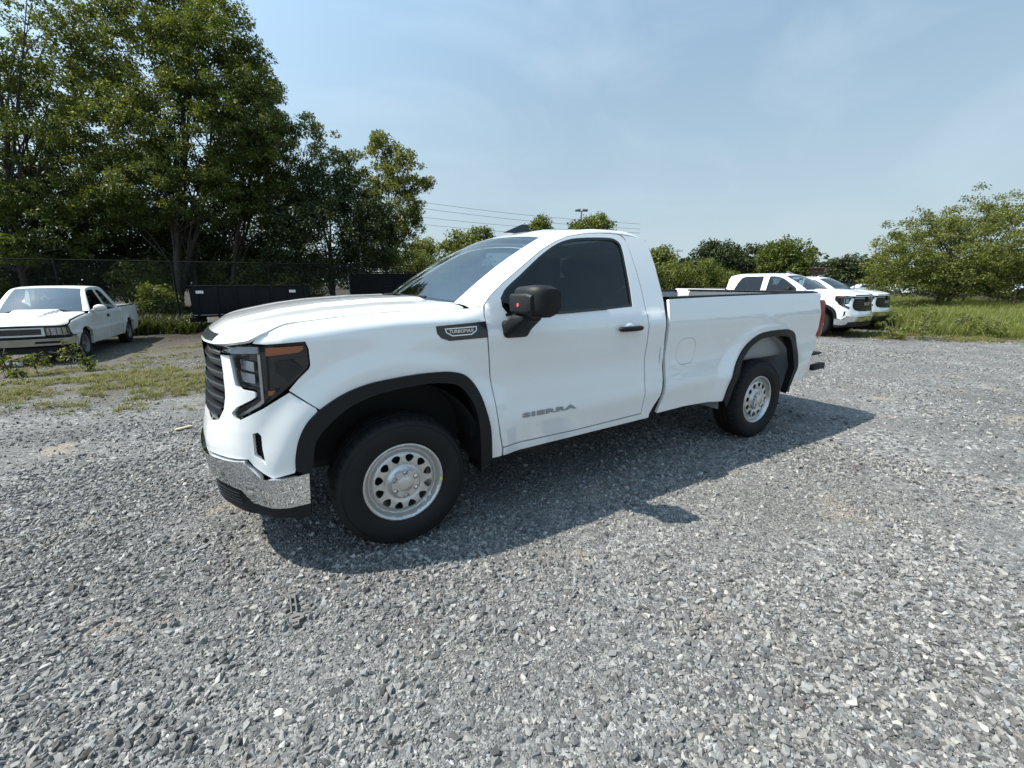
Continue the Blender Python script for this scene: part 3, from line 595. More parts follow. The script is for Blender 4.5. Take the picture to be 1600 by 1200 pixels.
    grid('grille_header', np.array([pf(-.05, 1.192), pf(-.002, 1.190), pf(.001, 1.168), pf(-.05, 1.164)]), M['gloss_black'] if not crew else M['chrome'], gr)
    bm = bmesh.new(); zb = 1.0
    for yy_, ww in ((.135, .085), (0, .115), (-.135, .085)): bxm(bm, (float(B.skin(-.004)(np.array([sm]), np.array([zb]))[0, 0]), yy_, zb), (.006, ww, .085))
    from_bm('grille_emblem', bm, M['badge_silver'], gr, bevel=.006)
    # floor, firewall, frame, axles
    bm = bmesh.new()
    for s_ in (1, -1): bxm(bm, (-2.0+dx/2, .42*s_, .47), (5.2-dx, .08, .16))
    for xx in (-.9, -1.9, -2.7+dx, -4.3+dx, .55): bxm(bm, (xx, 0, .47), (.08, .84, .12))
    tubem(bm, [(-B.wb, -.78, .39), (-B.wb, .78, .39)], .05, 10); tubem(bm, [(0, -.78, .36), (0, .78, .36)], .035, 8)
    bmesh.ops.create_uvsphere(bm, u_segments=16, v_segments=10, radius=.14, matrix=Matrix.Translation((-B.wb, .05, .39)))
    tubem(bm, [(-1.5, -.25, .42), (-B.wb, 0, .40)], .04, 8)
    bxm(bm, (.12, 0, .76), (1.25, 1.16, .62)); bxm(bm, (.62, 0, .50), (.20, 1.5, .20))
    from_bm('chassis', bm, M['dark_metal'], T)
    bm = bmesh.new(); bxm(bm, ((-.55+cabx)/2, 0, .57), (cabx*-1-.55, 1.84, .04)); bxm(bm, (-.50, 0, .92), (.03, 1.70, .74)); bxm(bm, (-.60, 0, .5), (.10, 1.8, .2))
    for s_ in (1, -1): bxm(bm, ((-.55+cabx)/2, .90*s_, .53), (cabx*-1-.56, .02, .14))
    from_bm('cab_floor', bm, M['void'], T)
    bm = bmesh.new(); bxm(bm, ((cabx-4.5+rx)/2, 0, .80), (-(-4.5+rx)+cabx, 1.72, .04)); 
    for s_ in (1, -1): bxm(bm, (-B.wb, .76*s_, .93), (.95, .24, .26))
    from_bm('bed_floor', bm, M['liner'], T, bevel=.02)
    box('bed_bulkhead', (cabx-.055, 0, 1.10), (.04, 1.76, .58), P, T, bevel=.01)
    tgx = -4.68+rx
    tg = box('tailgate', (tgx, 0, 1.13), (.05, 1.56, .56), P, T, bevel=.015); box('tailgate_cap', (tgx+.005, 0, 1.419), (.085, 1.58, .022), K, tg, bevel=.008); box('tailgate_liner', (tgx+.035, 0, 1.12), (.02, 1.54, .55), M['bed_grey'], tg, bevel=.004); box('tailgate_handle', (tgx-.05, 0, 1.28), (.02, .24, .06), K, tg, bevel=.008)
    bm = bmesh.new()
    pr_ = [(-4.46,.50),(-4.44,.56),(-4.50,.70),(-4.56,.735),(-4.82,.735),(-4.87,.70),(-4.87,.56),(-4.82,.50)]
    ys = [(-.915,.09),(-.885,.0),(0,-.02),(.885,0),(.915,.09)]; rg = []
    for y, sh in ys: rg.append([bm.verts.new((x+rx+(sh if x < -4.6 else 0), y, z)) for x, z in pr_])
    for i in range(4):
        for k in range(8): bm.faces.new((rg[i][k], rg[i][(k+1) % 8], rg[i+1][(k+1) % 8], rg[i+1][k]))
    bm.faces.new(rg[0]); bm.faces.new(rg[-1][::-1]); rb = from_bm('rear_bumper', bm, M['chrome'], T, bevel=.008)
    box('step_pad', (-4.70+rx, 0, .744), (.30, 1.80, .024), K, rb, bevel=.006)
    for s_ in (1, -1): box('bumper_step', (-4.76+rx, .84*s_, .60), (.26, .19, .07), K, rb, bevel=.01)
    # back of the cab with its window
    def bk(a, b): return np.stack([cabx+.02-.02*(1-(a/.9)**2)+.10*np.clip(b-1.45, 0, 1)**1.6, a, b+0*a], -1)
    e = [(x, z) for x, z in post if z > .6 and x < (-1.97 if not crew else -2.90)]
    rowsL = sorted([(float(S(np.array([x]), np.array([z]))[0, 1]), z, x) for x, z in e], key=lambda t: t[1])
    bo_ = [(y, z) for y, z, x in rowsL]; polyb = bo_+[(-y, z) for y, z in bo_[::-1]]
    wn = [(.58,1.40),(.60,1.43),(.54,1.74),(.50,1.77),(-.50,1.77),(-.54,1.74),(-.60,1.43),(-.58,1.40)]
    zs_ = np.array([z for y, z, x in rowsL]); xs2 = np.array([x for y, z, x in rowsL])
    bk2 = lambda a, b: np.stack([np.interp(b, zs_, xs2)-.015*(1-(a/.95)**2), a, b], -1)
    cb = panel('cab_back', polyb, bk2, P, T, holes=[wn], step=.08, gap=0, lip=.03)
    panel('rear_window', wn, bk2, M['glass'], cb, step=.1, gap=0, lip=0)
    # fender vent and badge
    for sd in (1, -1):
        fv = panel('fender_badge_panel', [(-.224,1.290),(-.540,1.303),(-.546,1.208),(-.300,1.204),(-.25,1.222),(-.228,1.25)], B.skin(.004), M['gloss_black'], T, step=.04, gap=0, lip=.006, side=sd)
        if detail and sd > 0:
            bo2 = [(-.276,1.272),(-.472,1.276),(-.470,1.254),(-.436,1.234),(-.316,1.232),(-.282,1.252)]
            panel('badge_border', shrink(np.array(bo2), -.003), B.skin(.009), M['badge_silver'], fv, holes=[shrink(np.array(bo2), .003)], step=.04, gap=0, lip=.004)
            pos = S(np.array([-.375]), np.array([1.255]))[0]
            text_mesh('badge_lettering', 'TURBOMAX', .027, M['badge_silver'], fv, Matrix(((-1,0,0,pos[0]),(0,0,1,pos[1]+.006),(0,1,0,pos[2]),(0,0,0,1))), .003, .0008, 1.05)
    if detail:
        pos = S(np.array([-1.008]), np.array([.680]))[0]
        text_mesh('door_lettering', 'SIERRA', .040, M['letter_grey'], front_door_left(T), Matrix(((-1,0,0,pos[0]),(0,0,1,pos[1]+.004),(0,1,0,pos[2]),(0,0,0,1))), .002, .0022, 3.1, 1.16)
    # roof antenna fin
    bm = bmesh.new(); zf = 1.928
    A_ = [(-1.22,.0,zf),(-1.40,.045,zf),(-1.47,.045,zf),(-1.47,-.045,zf),(-1.40,-.045,zf)]; tp = [(-1.40,.010,zf+.075),(-1.455,.012,zf+.078),(-1.455,-.012,zf+.078),(-1.40,-.010,zf+.075)]
    v = [bm.verts.new(a) for a in A_]; t_ = [bm.verts.new(a) for a in tp]
    bm.faces.new(v[::-1]); bm.faces.new(t_); bm.faces.new((v[0], v[1], t_[0])); bm.faces.new((v[1], v[2], t_[1], t_[0])); bm.faces.new((v[2], v[3], t_[2], t_[1])); bm.faces.new((v[3], v[4], t_[3], t_[2])); bm.faces.new((v[4], v[0], t_[3])); bm.faces.new((v[0], t_[0], t_[3]))
    from_bm('antenna_fin', bm, M['gloss_black'], T, bevel=.006)
    # interior
    bm = bmesh.new(); rows = [(.0, .0)]
    bxm(bm, (-.62, 0, 1.20), (.34, 1.62, .26), ry=.15); bxm(bm, (-.66, .42, 1.34), (.18, .40, .06)); from_bm('dashboard', bm, M['dash'], T, bevel=.03)
    bm = bmesh.new()
    bmesh.ops.create_cone(bm, cap_ends=False, segments=8, radius1=.01, radius2=.01, depth=.01, matrix=Matrix.Translation((-.8, .42, 1.25)))
    cpt = Vector((-.88, .42, 1.24)); ax = Matrix.Rotation(math.radians(62), 3, 'Y')
    ringp = [cpt+ax @ Vector((.185*math.cos(t), .185*math.sin(t), 0)) for t in np.linspace(0, 2*math.pi, 29)]
    tubem(bm, ringp, .014, 8, cap=False)
    for t in (0, 2.1, 4.2): tubem(bm, [cpt, cpt+ax @ Vector((.18*math.cos(t), .18*math.sin(t), 0))], .016, 6)
    from_bm('steering_wheel', bm, M['void'], T)
    for row in ([-1.35] if not crew else [-1.35, -2.35]):
        for y in (.42, -.42):
            bm = bmesh.new(); bxm(bm, (row, y, .93), (.52, .52, .16)); bxm(bm, (row-.30, y, 1.25), (.14, .50, .64), ry=-.20); bxm(bm, (row-.40, y, 1.66), (.10, .26, .18), ry=-.1)
            from_bm('seat', bm, M['seat'], T, bevel=.045, seg=3)
    box('rear_view_mirror', (-.98, 0, 1.74), (.03, .24, .07), M['void'], T, bevel=.01)
    # wheels
    if wheel_master is None:
        w0 = make_wheel(T, 0, .972, 1, dot=detail)
    else: w0 = make_wheel(T, 0, .972, 1, master=wheel_master)
    for (x, sd) in ((0, -1), (-B.wb, 1), (-B.wb, -1)): make_wheel(T, x, .972, sd, master=w0)
    for sd in (1, -1): box('mud_flap', (-.54, .80*sd, .42), (.015, .20, .22), K, T, bevel=.004)
    return T, w0
def front_door_left(T):
    for c in T.children:
        if c.name.split('.')[0] == 'door' and c.data.vertices[0].co.y > 0: return c

TRUCK, WHEEL0 = build_truck('white regular cab pickup with steel wheels and black door mirrors, alone in the gravel foreground')

# ------------------------------------------------------------------ the ground
LOT = np.array([(40,-9),(8,-5.4),(3.6,-4.5),(1.4,-3.75),(-2,-4.9),(-8,-6.4),(-12.5,-5.6),(-15.3,-2.9),(-18.2,.0),(-26,7),(-60,34)])   # edge of the gravel
def lot_dist(x, y):                      # > 0 on the gravel, < 0 beyond its edge
    P = np.stack([np.ravel(x), np.ravel(y)], 1); D = np.full(len(P), 1e9); S_ = np.ones(len(P))
    for a, b in zip(LOT[:-1], LOT[1:]):
        ab = b-a; t = np.clip(((P-a)@ab)/(ab@ab), 0, 1); q = P-a-t[:, None]*ab; d = np.hypot(*q.T); k = d < D
        S_[k] = np.sign(ab[1]*q[k, 0]-ab[0]*q[k, 1]+1e-9); D = np.minimum(D, d)
    return (D*S_).reshape(np.shape(x))
if lot_dist(np.array([0.]), np.array([3.]))[0] < 0:
    _ld = lot_dist; lot_dist = lambda x, y: -_ld(x, y)
def axis(lo, hi, s):
    m = np.arange(lo, hi+.01, s); o = []; v = s
    a = hi
    while a < 1500: v *= 1.35; a += v; o.append(a)
    b = lo; v = s; p = []
    while b > -1500: v *= 1.35; b -= v; p.append(b)
    return np.r_[p[::-1], m, o]
ax = axis(-32, 10, .35); ay = axis(-24, 10, .35); GX, GY = np.meshgrid(ax, ay, indexing='ij')
GZ = ground_z(GX, GY)
na, nb_ = GX.shape; idx = np.arange(na*nb_).reshape(na, nb_)
me = bpy.data.meshes.new('ground'); V = np.stack([GX, GY, GZ], -1).reshape(-1, 3)
F = np.stack([idx[:-1, :-1], idx[1:, :-1], idx[1:, 1:], idx[:-1, 1:]], -1).reshape(-1, 4)
me.vertices.add(len(V)); me.vertices.foreach_set('co', V.ravel().astype(np.float32)); me.loops.add(F.size); me.loops.foreach_set('vertex_index', F.ravel().astype(np.int32))
me.polygons.add(len(F)); me.polygons.foreach_set('loop_start', np.arange(0, F.size, 4).astype(np.int32)); me.update(calc_edges=True); me.polygons.foreach_set('use_smooth', np.ones(len(F), bool))
at_ = me.attributes.new('lot', 'FLOAT', 'POINT'); at_.data.foreach_set('value', np.clip(lot_dist(GX, GY), -20, 20).ravel().astype(np.float32))

class NT:
    def __init__(s, name):
        s.m = bpy.data.materials.new(name); s.m.use_nodes = True; s.t = s.m.node_tree; s.b = s.t.nodes['Principled BSDF']
    def n(s, typ, **k):
        a = s.t.nodes.new(typ)
        for p, v in k.items():
            if p.startswith('i_'): a.inputs[p[2:].replace('_', ' ')].default_value = v
            else: setattr(a, p, v)
        return a
    def l(s, a, b): s.t.links.new(a, b)
    def math(s, op, a, b=None, c=None):
        m = s.t.nodes.new('ShaderNodeMath'); m.operation = op
        for i, v in enumerate((a, b, c)):
            if v is None: continue
            if isinstance(v, (int, float)): m.inputs[i].default_value = v
            else: s.l(v, m.inputs[i])
        return m.outputs[0]
    def ramp(s, src, stops):
        r = s.t.nodes.new('ShaderNodeValToRGB'); e = r.color_ramp.elements
        while len(e) < len(stops): e.new(.5)
        for i, (p, c) in enumerate(stops): e[i].position = p; e[i].color = (*c, 1) if len(c) == 3 else c
        s.l(src, r.inputs[0]); return r.outputs[0]
    def mix(s, f, a, b, mode='MIX'):
        m = s.t.nodes.new('ShaderNodeMix'); m.data_type = 'RGBA'; m.blend_type = mode
        for i, v in ((0, f), (6, a), (7, b)):
            if isinstance(v, (int, float)): m.inputs[i].default_value = v
            elif isinstance(v, tuple): m.inputs[i].default_value = (*v, 1)
            else: s.l(v, m.inputs[i])
        return m.outputs[2]
g = NT('gravel_and_soil'); pos = g.n('ShaderNodeTexCoord').outputs['Object']
dst = g.n('ShaderNodeTexNoise', i_Scale=14., i_Detail=3.); g.l(pos, dst.inputs['Vector'])
wv = g.n('ShaderNodeVectorMath', operation='MULTIPLY_ADD'); g.l(dst.outputs['Color'], wv.inputs[0]); wv.inputs[1].default_value = (.03, .03, .03); g.l(pos, wv.inputs[2])
vo = g.n('ShaderNodeTexVoronoi', i_Scale=36.); g.l(wv.outputs[0], vo.inputs['Vector']); vo2 = g.n('ShaderNodeTexVoronoi', i_Scale=95.); g.l(wv.outputs[0], vo2.inputs['Vector'])
sp = g.n('ShaderNodeSeparateColor'); g.l(vo.outputs['Color'], sp.inputs[0]); sp2 = g.n('ShaderNodeSeparateColor'); g.l(vo2.outputs['Color'], sp2.inputs[0])
c1 = g.ramp(sp.outputs[0], [(0, (.10,.102,.106)), (.45, (.185,.188,.191)), (.8, (.28,.283,.284)), (1, (.46,.46,.445))])
c2 = g.ramp(sp2.outputs[0], [(0, (.075,.075,.076)), (.6, (.15,.150,.148)), (1, (.30,.30,.29))])
big = g.n('ShaderNodeTexNoise', i_Scale=.9, i_Detail=5., i_Roughness=.6); g.l(pos, big.inputs['Vector'])
cg_ = g.mix(g.ramp(big.outputs[0], [(.40, (0,0,0)), (.62, (1,1,1))]), c1, c2)
tint = g.n('ShaderNodeTexNoise', i_Scale=.35, i_Detail=6.); g.l(pos, tint.inputs['Vector'])
cg_ = g.mix(g.ramp(tint.outputs[0], [(.35, (.80,.80,.82)), (.65, (1.12,1.10,1.06))]), (0,0,0), cg_, 'MULTIPLY') if False else g.mix(1.0, cg_, g.ramp(tint.outputs[0], [(.35, (.80,.79,.775)), (.65, (1.0,.98,.94))]), 'MULTIPLY')
dirt = g.n('ShaderNodeTexNoise', i_Scale=1.6, i_Detail=5.); g.l(pos, dirt.inputs['Vector'])
cg_ = g.mix(g.math('MULTIPLY', g.ramp(dirt.outputs[0], [(.60, (0,0,0)), (.70, (1,1,1))]), .8), cg_, (.30,.25,.19))
att = g.n('ShaderNodeAttribute', attribute_name='lot'); en = g.n('ShaderNodeTexNoise', i_Scale=.8, i_Detail=6., i_Roughness=.65); g.l(pos, en.inputs['Vector'])
edge = g.math('ADD', att.outputs['Fac'], g.math('MULTIPLY', g.math('SUBTRACT', en.outputs[0], .5), 5.0))
mask = g.ramp(g.math('MULTIPLY_ADD', edge, .35, .55), [(.35, (1,1,1)), (.62, (0,0,0))])
sn = g.n('ShaderNodeTexNoise', i_Scale=2.2, i_Detail=8., i_Roughness=.7); g.l(pos, sn.inputs['Vector'])
soil = g.ramp(sn.outputs[0], [(.32, (.05,.046,.04)), (.46, (.105,.094,.078)), (.56, (.10,.098,.05)), (.70, (.14,.128,.065))])
soil = g.mix(g.ramp(en.outputs[0], [(.42, (0,0,0)), (.58, (1,1,1))]), g.mix(.75, soil, g.mix(1.0, cg_, (.80,.72,.72), 'MULTIPLY')), soil)
litter_and_shade = g.ramp(g.math('MULTIPLY', att.outputs['Fac'], -.1), [(.62, (0,0,0)), (.95, (1,1,1))])  # leaf litter plus tree shade, both put into the soil colour
soil = g.mix(litter_and_shade, soil, g.ramp(sn.outputs[0], [(.35, (.018,.015,.011)), (.65, (.06,.048,.032))]))
g.l(g.mix(mask, cg_, soil), g.b.inputs['Base Color']); g.b.inputs['Roughness'].default_value = .9; g.b.inputs['Specular IOR Level'].default_value = .3
h = g.math('ADD', g.math('MULTIPLY', vo.outputs['Distance'], -1.0), g.math('MULTIPLY', vo2.outputs['Distance'], -.45)); h2 = g.math('ADD', h, g.math('MULTIPLY', sp.outputs[1], .5))
bp = g.n('ShaderNodeBump', i_Strength=.9, i_Distance=.016); g.l(h2, bp.inputs['Height']); g.l(bp.outputs[0], g.b.inputs['Normal'])
link('ground', me, g.m, kind='structure')

# ------------------------------------------------------------------ scattering (loose stones, grass)
def scatter(name, protos, P, rot, scl, idx, label, cat, material):
    hid = bpy.data.collections.new(name+'_pieces')
    for i, pm in enumerate(protos):
        pm.materials.append(material); o = bpy.data.objects.new('%s_piece_%02d' % (name, i), pm); hid.objects.link(o)
    me = bpy.data.meshes.new(name); me.vertices.add(len(P)); me.vertices.foreach_set('co', np.asarray(P, np.float32).ravel())
    for nm, ty, val, key in (('rot', 'FLOAT_VECTOR', rot, 'vector'), ('scl', 'FLOAT_VECTOR', scl, 'vector'), ('idx', 'INT', idx, 'value')):
        a = me.attributes.new(nm, ty, 'POINT'); a.data.foreach_set(key, np.asarray(val, np.int32 if ty == 'INT' else np.float32).ravel())
    o = link(name, me, None); o['kind'] = 'stuff'; o['label'] = label; o['category'] = cat
    ng = bpy.data.node_groups.new(name+'_scatter', 'GeometryNodeTree'); ng.interface.new_socket('Geometry', in_out='INPUT', socket_type='NodeSocketGeometry'); ng.interface.new_socket('Geometry', in_out='OUTPUT', socket_type='NodeSocketGeometry')
    N = ng.nodes; gi = N.new('NodeGroupInput'); go = N.new('NodeGroupOutput'); iop = N.new('GeometryNodeInstanceOnPoints'); ci = N.new('GeometryNodeCollectionInfo')
    ci.inputs['Collection'].default_value = hid; ci.inputs['Separate Children'].default_value = True; ci.inputs['Reset Children'].default_value = True
    def na_(nm, ty):
        a = N.new('GeometryNodeInputNamedAttribute'); a.data_type = ty; a.inputs['Name'].default_value = nm; return a.outputs['Attribute']
    ng.links.new(gi.outputs[0], iop.inputs['Points']); ng.links.new(ci.outputs[0], iop.inputs['Instance']); iop.inputs['Pick Instance'].default_value = True
    ng.links.new(na_('idx', 'INT'), iop.inputs['Instance Index'])
    e2r = N.new('FunctionNodeEulerToRotation'); ng.links.new(na_('rot', 'FLOAT_VECTOR'), e2r.inputs[0]); ng.links.new(e2r.outputs[0], iop.inputs['Rotation'])
    ng.links.new(na_('scl', 'FLOAT_VECTOR'), iop.inputs['Scale']); ng.links.new(iop.outputs[0], go.inputs[0])
    md = o.modifiers.new('scatter', 'NODES'); md.node_group = ng; return o
def vnoise(x, y, s, seed=0):             # smooth value noise, about 0..1
    r = np.random.default_rng(seed); T_ = r.random((64, 64)); u = x/s; v = y/s; i = np.floor(u).astype(int); j = np.floor(v).astype(int); fu = u-i; fv = v-j; fu = fu*fu*(3-2*fu); fv = fv*fv*(3-2*fv)
    g_ = lambda a, b: T_[a % 64, b % 64]
    return (g_(i, j)*(1-fu)+g_(i+1, j)*fu)*(1-fv)+(g_(i, j+1)*(1-fu)+g_(i+1, j+1)*fu)*fv
def fan(n, r0, r1, power, half=math.radians(72)):      # points over the ground in front of the camera, denser near it
    r = (r0**power+(r1**power-r0**power)*rng.random(n))**(1/power); a = YAW+(rng.random(n)*2-1)*half
    return CAM[0]+r*np.cos(a), CAM[1]+r*np.sin(a), r
st = []
for k in range(12):
    bm = bmesh.new()
    for q in range(11+k % 4):
        v = rng.normal(size=3); v /= np.linalg.norm(v); v *= .44+.12*rng.random(); bm.verts.new((v[0]*(1.0+.10*(k % 4)), v[1]*.88, v[2]*(.72+.30*(k % 3)/2)))
    r_ = bmesh.ops.convex_hull(bm, input=bm.verts); bmesh.ops.delete(bm, geom=list({e for e in r_['geom_interior'] if isinstance(e, bmesh.types.BMVert)}), context='VERTS')
    bmesh.ops.recalc_face_normals(bm, faces=bm.faces); mm = bpy.data.meshes.new('stone_shape'); bm.to_mesh(mm); bm.free(); st.append(mm)
s_ = NT('crushed_stone'); oi = s_.n('ShaderNodeObjectInfo'); wn_ = s_.n('ShaderNodeTexWhiteNoise', noise_dimensions='1D'); s_.l(oi.outputs['Random'], wn_.inputs['W'])
cc = s_.ramp(oi.outputs['Random'], [(0, (.085,.087,.09)), (.28, (.16,.163,.166)), (.58, (.26,.262,.262)), (.88, (.34,.34,.332)), (.98, (.43,.425,.41)), (1, (.54,.53,.50))])
cc = s_.mix(1.0, cc, s_.ramp(wn_.outputs['Value'], [(0, (1.0,.90,.78)), (.12, (1,.98,.935)), (.80, (1,.98,.935)), (1, (.90,.95,1.0))]), 'MULTIPLY')
tz = s_.n('ShaderNodeTexNoise', i_Scale=3.5, i_Detail=5.); tco = s_.n('ShaderNodeTexCoord'); s_.l(tco.outputs['Object'], tz.inputs['Vector'])
s_.l(s_.mix(1.0, cc, s_.ramp(tz.outputs[0], [(.3, (.72,.72,.72)), (.7, (1.0,1.0,1.0))]), 'MULTIPLY'), s_.b.inputs['Base Color']); s_.b.inputs['Roughness'].default_value = .88; s_.b.inputs['Specular IOR Level'].default_value = .2
def stones(n, r0, r1, power, smin, smax, seed, keep):
    x, y, r = fan(n, r0, r1, power); ld = lot_dist(x, y); nz_ = vnoise(x, y, .55, 3)*.55+vnoise(x+9, y+4, 1.9, 5)*.45
    bare = np.clip((vnoise(x, y, .75, 41)*.7+vnoise(x, y, .25, 42)*.3-.70)*9, 0, .9); p = (1-bare)*keep(ld, nz_, r)*np.clip(.6+ld*.30+(vnoise(x, y, 1.1, 8)-.5)*2.2, 0.20, 1); k = rng.random(n) < p; x, y, r = x[k], y[k], r[k]; m = len(x)
    s = smin*(smax/smin)**(rng.random(m)**1.9); s = np.where(rng.random(m) < .012, s*1.35, s)
    sc_ = np.stack([s*(1+.35*rng.random(m)), s, s*(.75+.4*rng.random(m))], 1)
    rt = np.stack([rng.normal(size=m)*.42, rng.normal(size=m)*.42, rng.random(m)*6.283], 1); z = ground_z(x, y)+s*.16*rng.random(m)
    return np.stack([x, y, z], 1), rt, sc_, rng.integers(0, 12, m)
L_ = [stones(130000, .55, 5.0, 1.75, .011, .038, 1, lambda d, n, r: np.clip((n-.36)*3.4, .16, 1)),
      stones(130000, .55, 4.2, 1.75, .007, .014, 4, lambda d, n, r: np.full(len(n), 1.)),
      stones(190000, 4.2, 13.0, 1.5, .014, .040, 2, lambda d, n, r: np.clip((n-.34)*3.0, .25, 1)),
      stones(70000, 13.0, 27.0, 1.3, .022, .048, 3, lambda d, n, r: np.clip((n-.3)*3.0, .30, 1))]
scatter('gravel', st, np.vstack([a[0] for a in L_]), np.vstack([a[1] for a in L_]), np.vstack([a[2] for a in L_]), np.concatenate([a[3] for a in L_]), 'loose crushed grey stone covering the whole lot', 'gravel', s_.m)

# grass
def leafmat(name, cols, trans=.35, rough=.6):
    q = NT(name); nd = q.t.nodes; oi = q.n('ShaderNodeObjectInfo'); at2 = q.n('ShaderNodeAttribute', attribute_name='tone')
    f = q.math('FRACT', q.math('ADD', q.math('MULTIPLY', oi.outputs['Random'], 1.0), at2.outputs['Fac']))
    c = q.ramp(f, [(i/(len(cols)-1), k) for i, k in enumerate(cols)]); q.l(c, q.b.inputs['Base Color']); q.b.inputs['Roughness'].default_value = rough; q.b.inputs['Specular IOR Level'].default_value = .35
    tr = nd.new('ShaderNodeBsdfTranslucent'); c2 = q.mix(1.0, c, (1.0, 1.0, .45), 'MULTIPLY'); q.l(c2, tr.inputs[0]); mi = nd.new('ShaderNodeMixShader'); mi.inputs[0].default_value = trans
    q.l(q.b.outputs[0], mi.inputs[1]); q.l(tr.outputs[0], mi.inputs[2]); q.l(mi.outputs[0], nd['Material Output'].inputs[0]); return q.m
def tuft(nb, spread, wid, lean, seg=3):
    V = []; F = []; T_ = []
    for i in range(nb):
        a = rng.random()*6.283; b = rng.random()*6.283; r = spread*rng.random(); x0, y0 = r*math.cos(b), r*math.sin(b); h = .55+.45*rng.random(); ln = lean*(.4+rng.random()); w = wid*(.7+.6*rng.random()); base = len(V)
        for s in range(seg+1):
            t = s/seg; ww = w*(1-t)**.7; cx = x0+ln*t*t*math.cos(a)*h; cy = y0+ln*t*t*math.sin(a)*h; z = h*t*(1-.25*ln*t)
            if s < seg: V += [(cx-ww*math.sin(a), cy+ww*math.cos(a), z), (cx+ww*math.sin(a), cy-ww*math.cos(a), z)]
            else: V.append((cx, cy, z))
        for s in range(seg-1): q = base+2*s; F.append((q, q+1, q+3, q+2))
        q = base+2*(seg-1); F.append((q, q+1, q+2)); T_ += [rng.random()*.35]*(2*seg+1)
    mm = bpy.data.meshes.new('tuft_shape'); mm.from_pydata(V, [], F); at3 = mm.attributes.new('tone', 'FLOAT', 'POINT'); at3.data.foreach_set('value', T_); return mm
def lay(x, y, hmin, hmax, wide=1.0, nproto=5):
    n = len(x); h_ = hmin+(hmax-hmin)*rng.random(n); s = h_*wide
    return np.stack([x, y, ground_z(x, y)-.005], 1), np.stack([rng.normal(size=n)*.08, rng.normal(size=n)*.08, rng.random(n)*6.283], 1), np.stack([s, s, h_], 1), rng.integers(0, nproto, n)
M['grass'] = leafmat('dry_short_grass', [(.22,.20,.07), (.15,.17,.045), (.27,.23,.10), (.11,.14,.035)], .35)
M['tall'] = leafmat('tall_green_grass', [(.17,.21,.045), (.24,.26,.07), (.14,.18,.04), (.34,.30,.15)], .45)
x = rng.uniform(-14, 9, 60000); y = rng.uniform(-12, -2.8, 60000); ld = lot_dist(x, y); cl = vnoise(x, y, .8, 21)*.6+vnoise(x, y, .3, 22)*.4
k = (rng.random(60000) < np.clip((cl-.40)*5, 0, 1)*np.clip(-(ld-.6)*1.4, 0, 1)*np.where(ld < -3.2, .35, 1)) & ~((x > 3.1) & (x < 5.7) & (y < -9.2)); a1 = lay(x[k], y[k], .035, .12, 1.3)
x = rng.uniform(-24, -9, 42000); y = rng.uniform(-12, 4, 42000); ld = lot_dist(x, y); cl = vnoise(x, y, .9, 23)*.6+vnoise(x, y, .3, 24)*.4
k = (rng.random(42000) < np.clip((cl-.40)*4, 0, 1)*np.clip(-(ld-.3)*.9, 0, 1)); a2 = lay(x[k], y[k], .05, .16, 1.2)
A = [np.concatenate([p, q]) for p, q in zip(a1, a2)]
scatter('short_grass', [tuft(11, .45, .035, .9) for _ in range(5)], *A, 'short yellowish grass growing through the gravel edge', 'grass', M['grass'])
x = rng.uniform(-46, -15.5, 90000); y = rng.uniform(-13, 26, 90000); ld = lot_dist(x, y); b = -ld; u_ = (x-CAM[0])*CR[0]+(y-CAM[1])*CR[1]; d_ = (x-CAM[0])*CF[0]+(y-CAM[1])*CF[1]
trk = (y < -2.6) & (x > -19.8)
k = (b > 1.0+1.3*vnoise(x, y, 1.5, 31)) & ~trk & (d_ > 3) & (rng.random(90000) < .35+.65*(vnoise(x, y, 1.2, 32) > .35)) & (y-CAM[1] > -.62*(CAM[0]-x)); x, y = x[k], y[k]; kb = b[k]
hn = vnoise(x, y, 2.2, 33); a3 = lay(x, y, .38, .80, .8); a3[2][:, 2] *= (.45+1.0*hn)*np.clip(.35+.35*kb, .5, 1); a3[2][:, :2] *= .8
scatter('tall_grass', [tuft(16, .55, .022, .7, 4) for _ in range(5)], *a3, 'tall green grass and weeds in front of the right fence', 'grass', M['tall'])

x = rng.uniform(-18, 12, 22000); y = rng.uniform(-27, -13.5, 22000)
k = (rng.random(22000) < np.clip((-y-14.2)*.9, 0, 1)*(.25+.75*(vnoise(x, y, 1.3, 51) > .42))) & ~((x > 2.9) & (x < 5.9) & (y > -15.4)) & ~((x > -1.5) & (x < 2.4) & (y > -16.4)); a4 = lay(x[k], y[k], .25, .75, .9)
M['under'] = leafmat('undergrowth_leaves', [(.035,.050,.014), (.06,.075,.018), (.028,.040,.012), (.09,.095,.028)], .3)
scatter('undergrowth', [tuft(26, .8, .06, .8, 2) for _ in range(5)], *a4, 'shaded leafy undergrowth under the trees behind the left fence', 'undergrowth', M['under'])

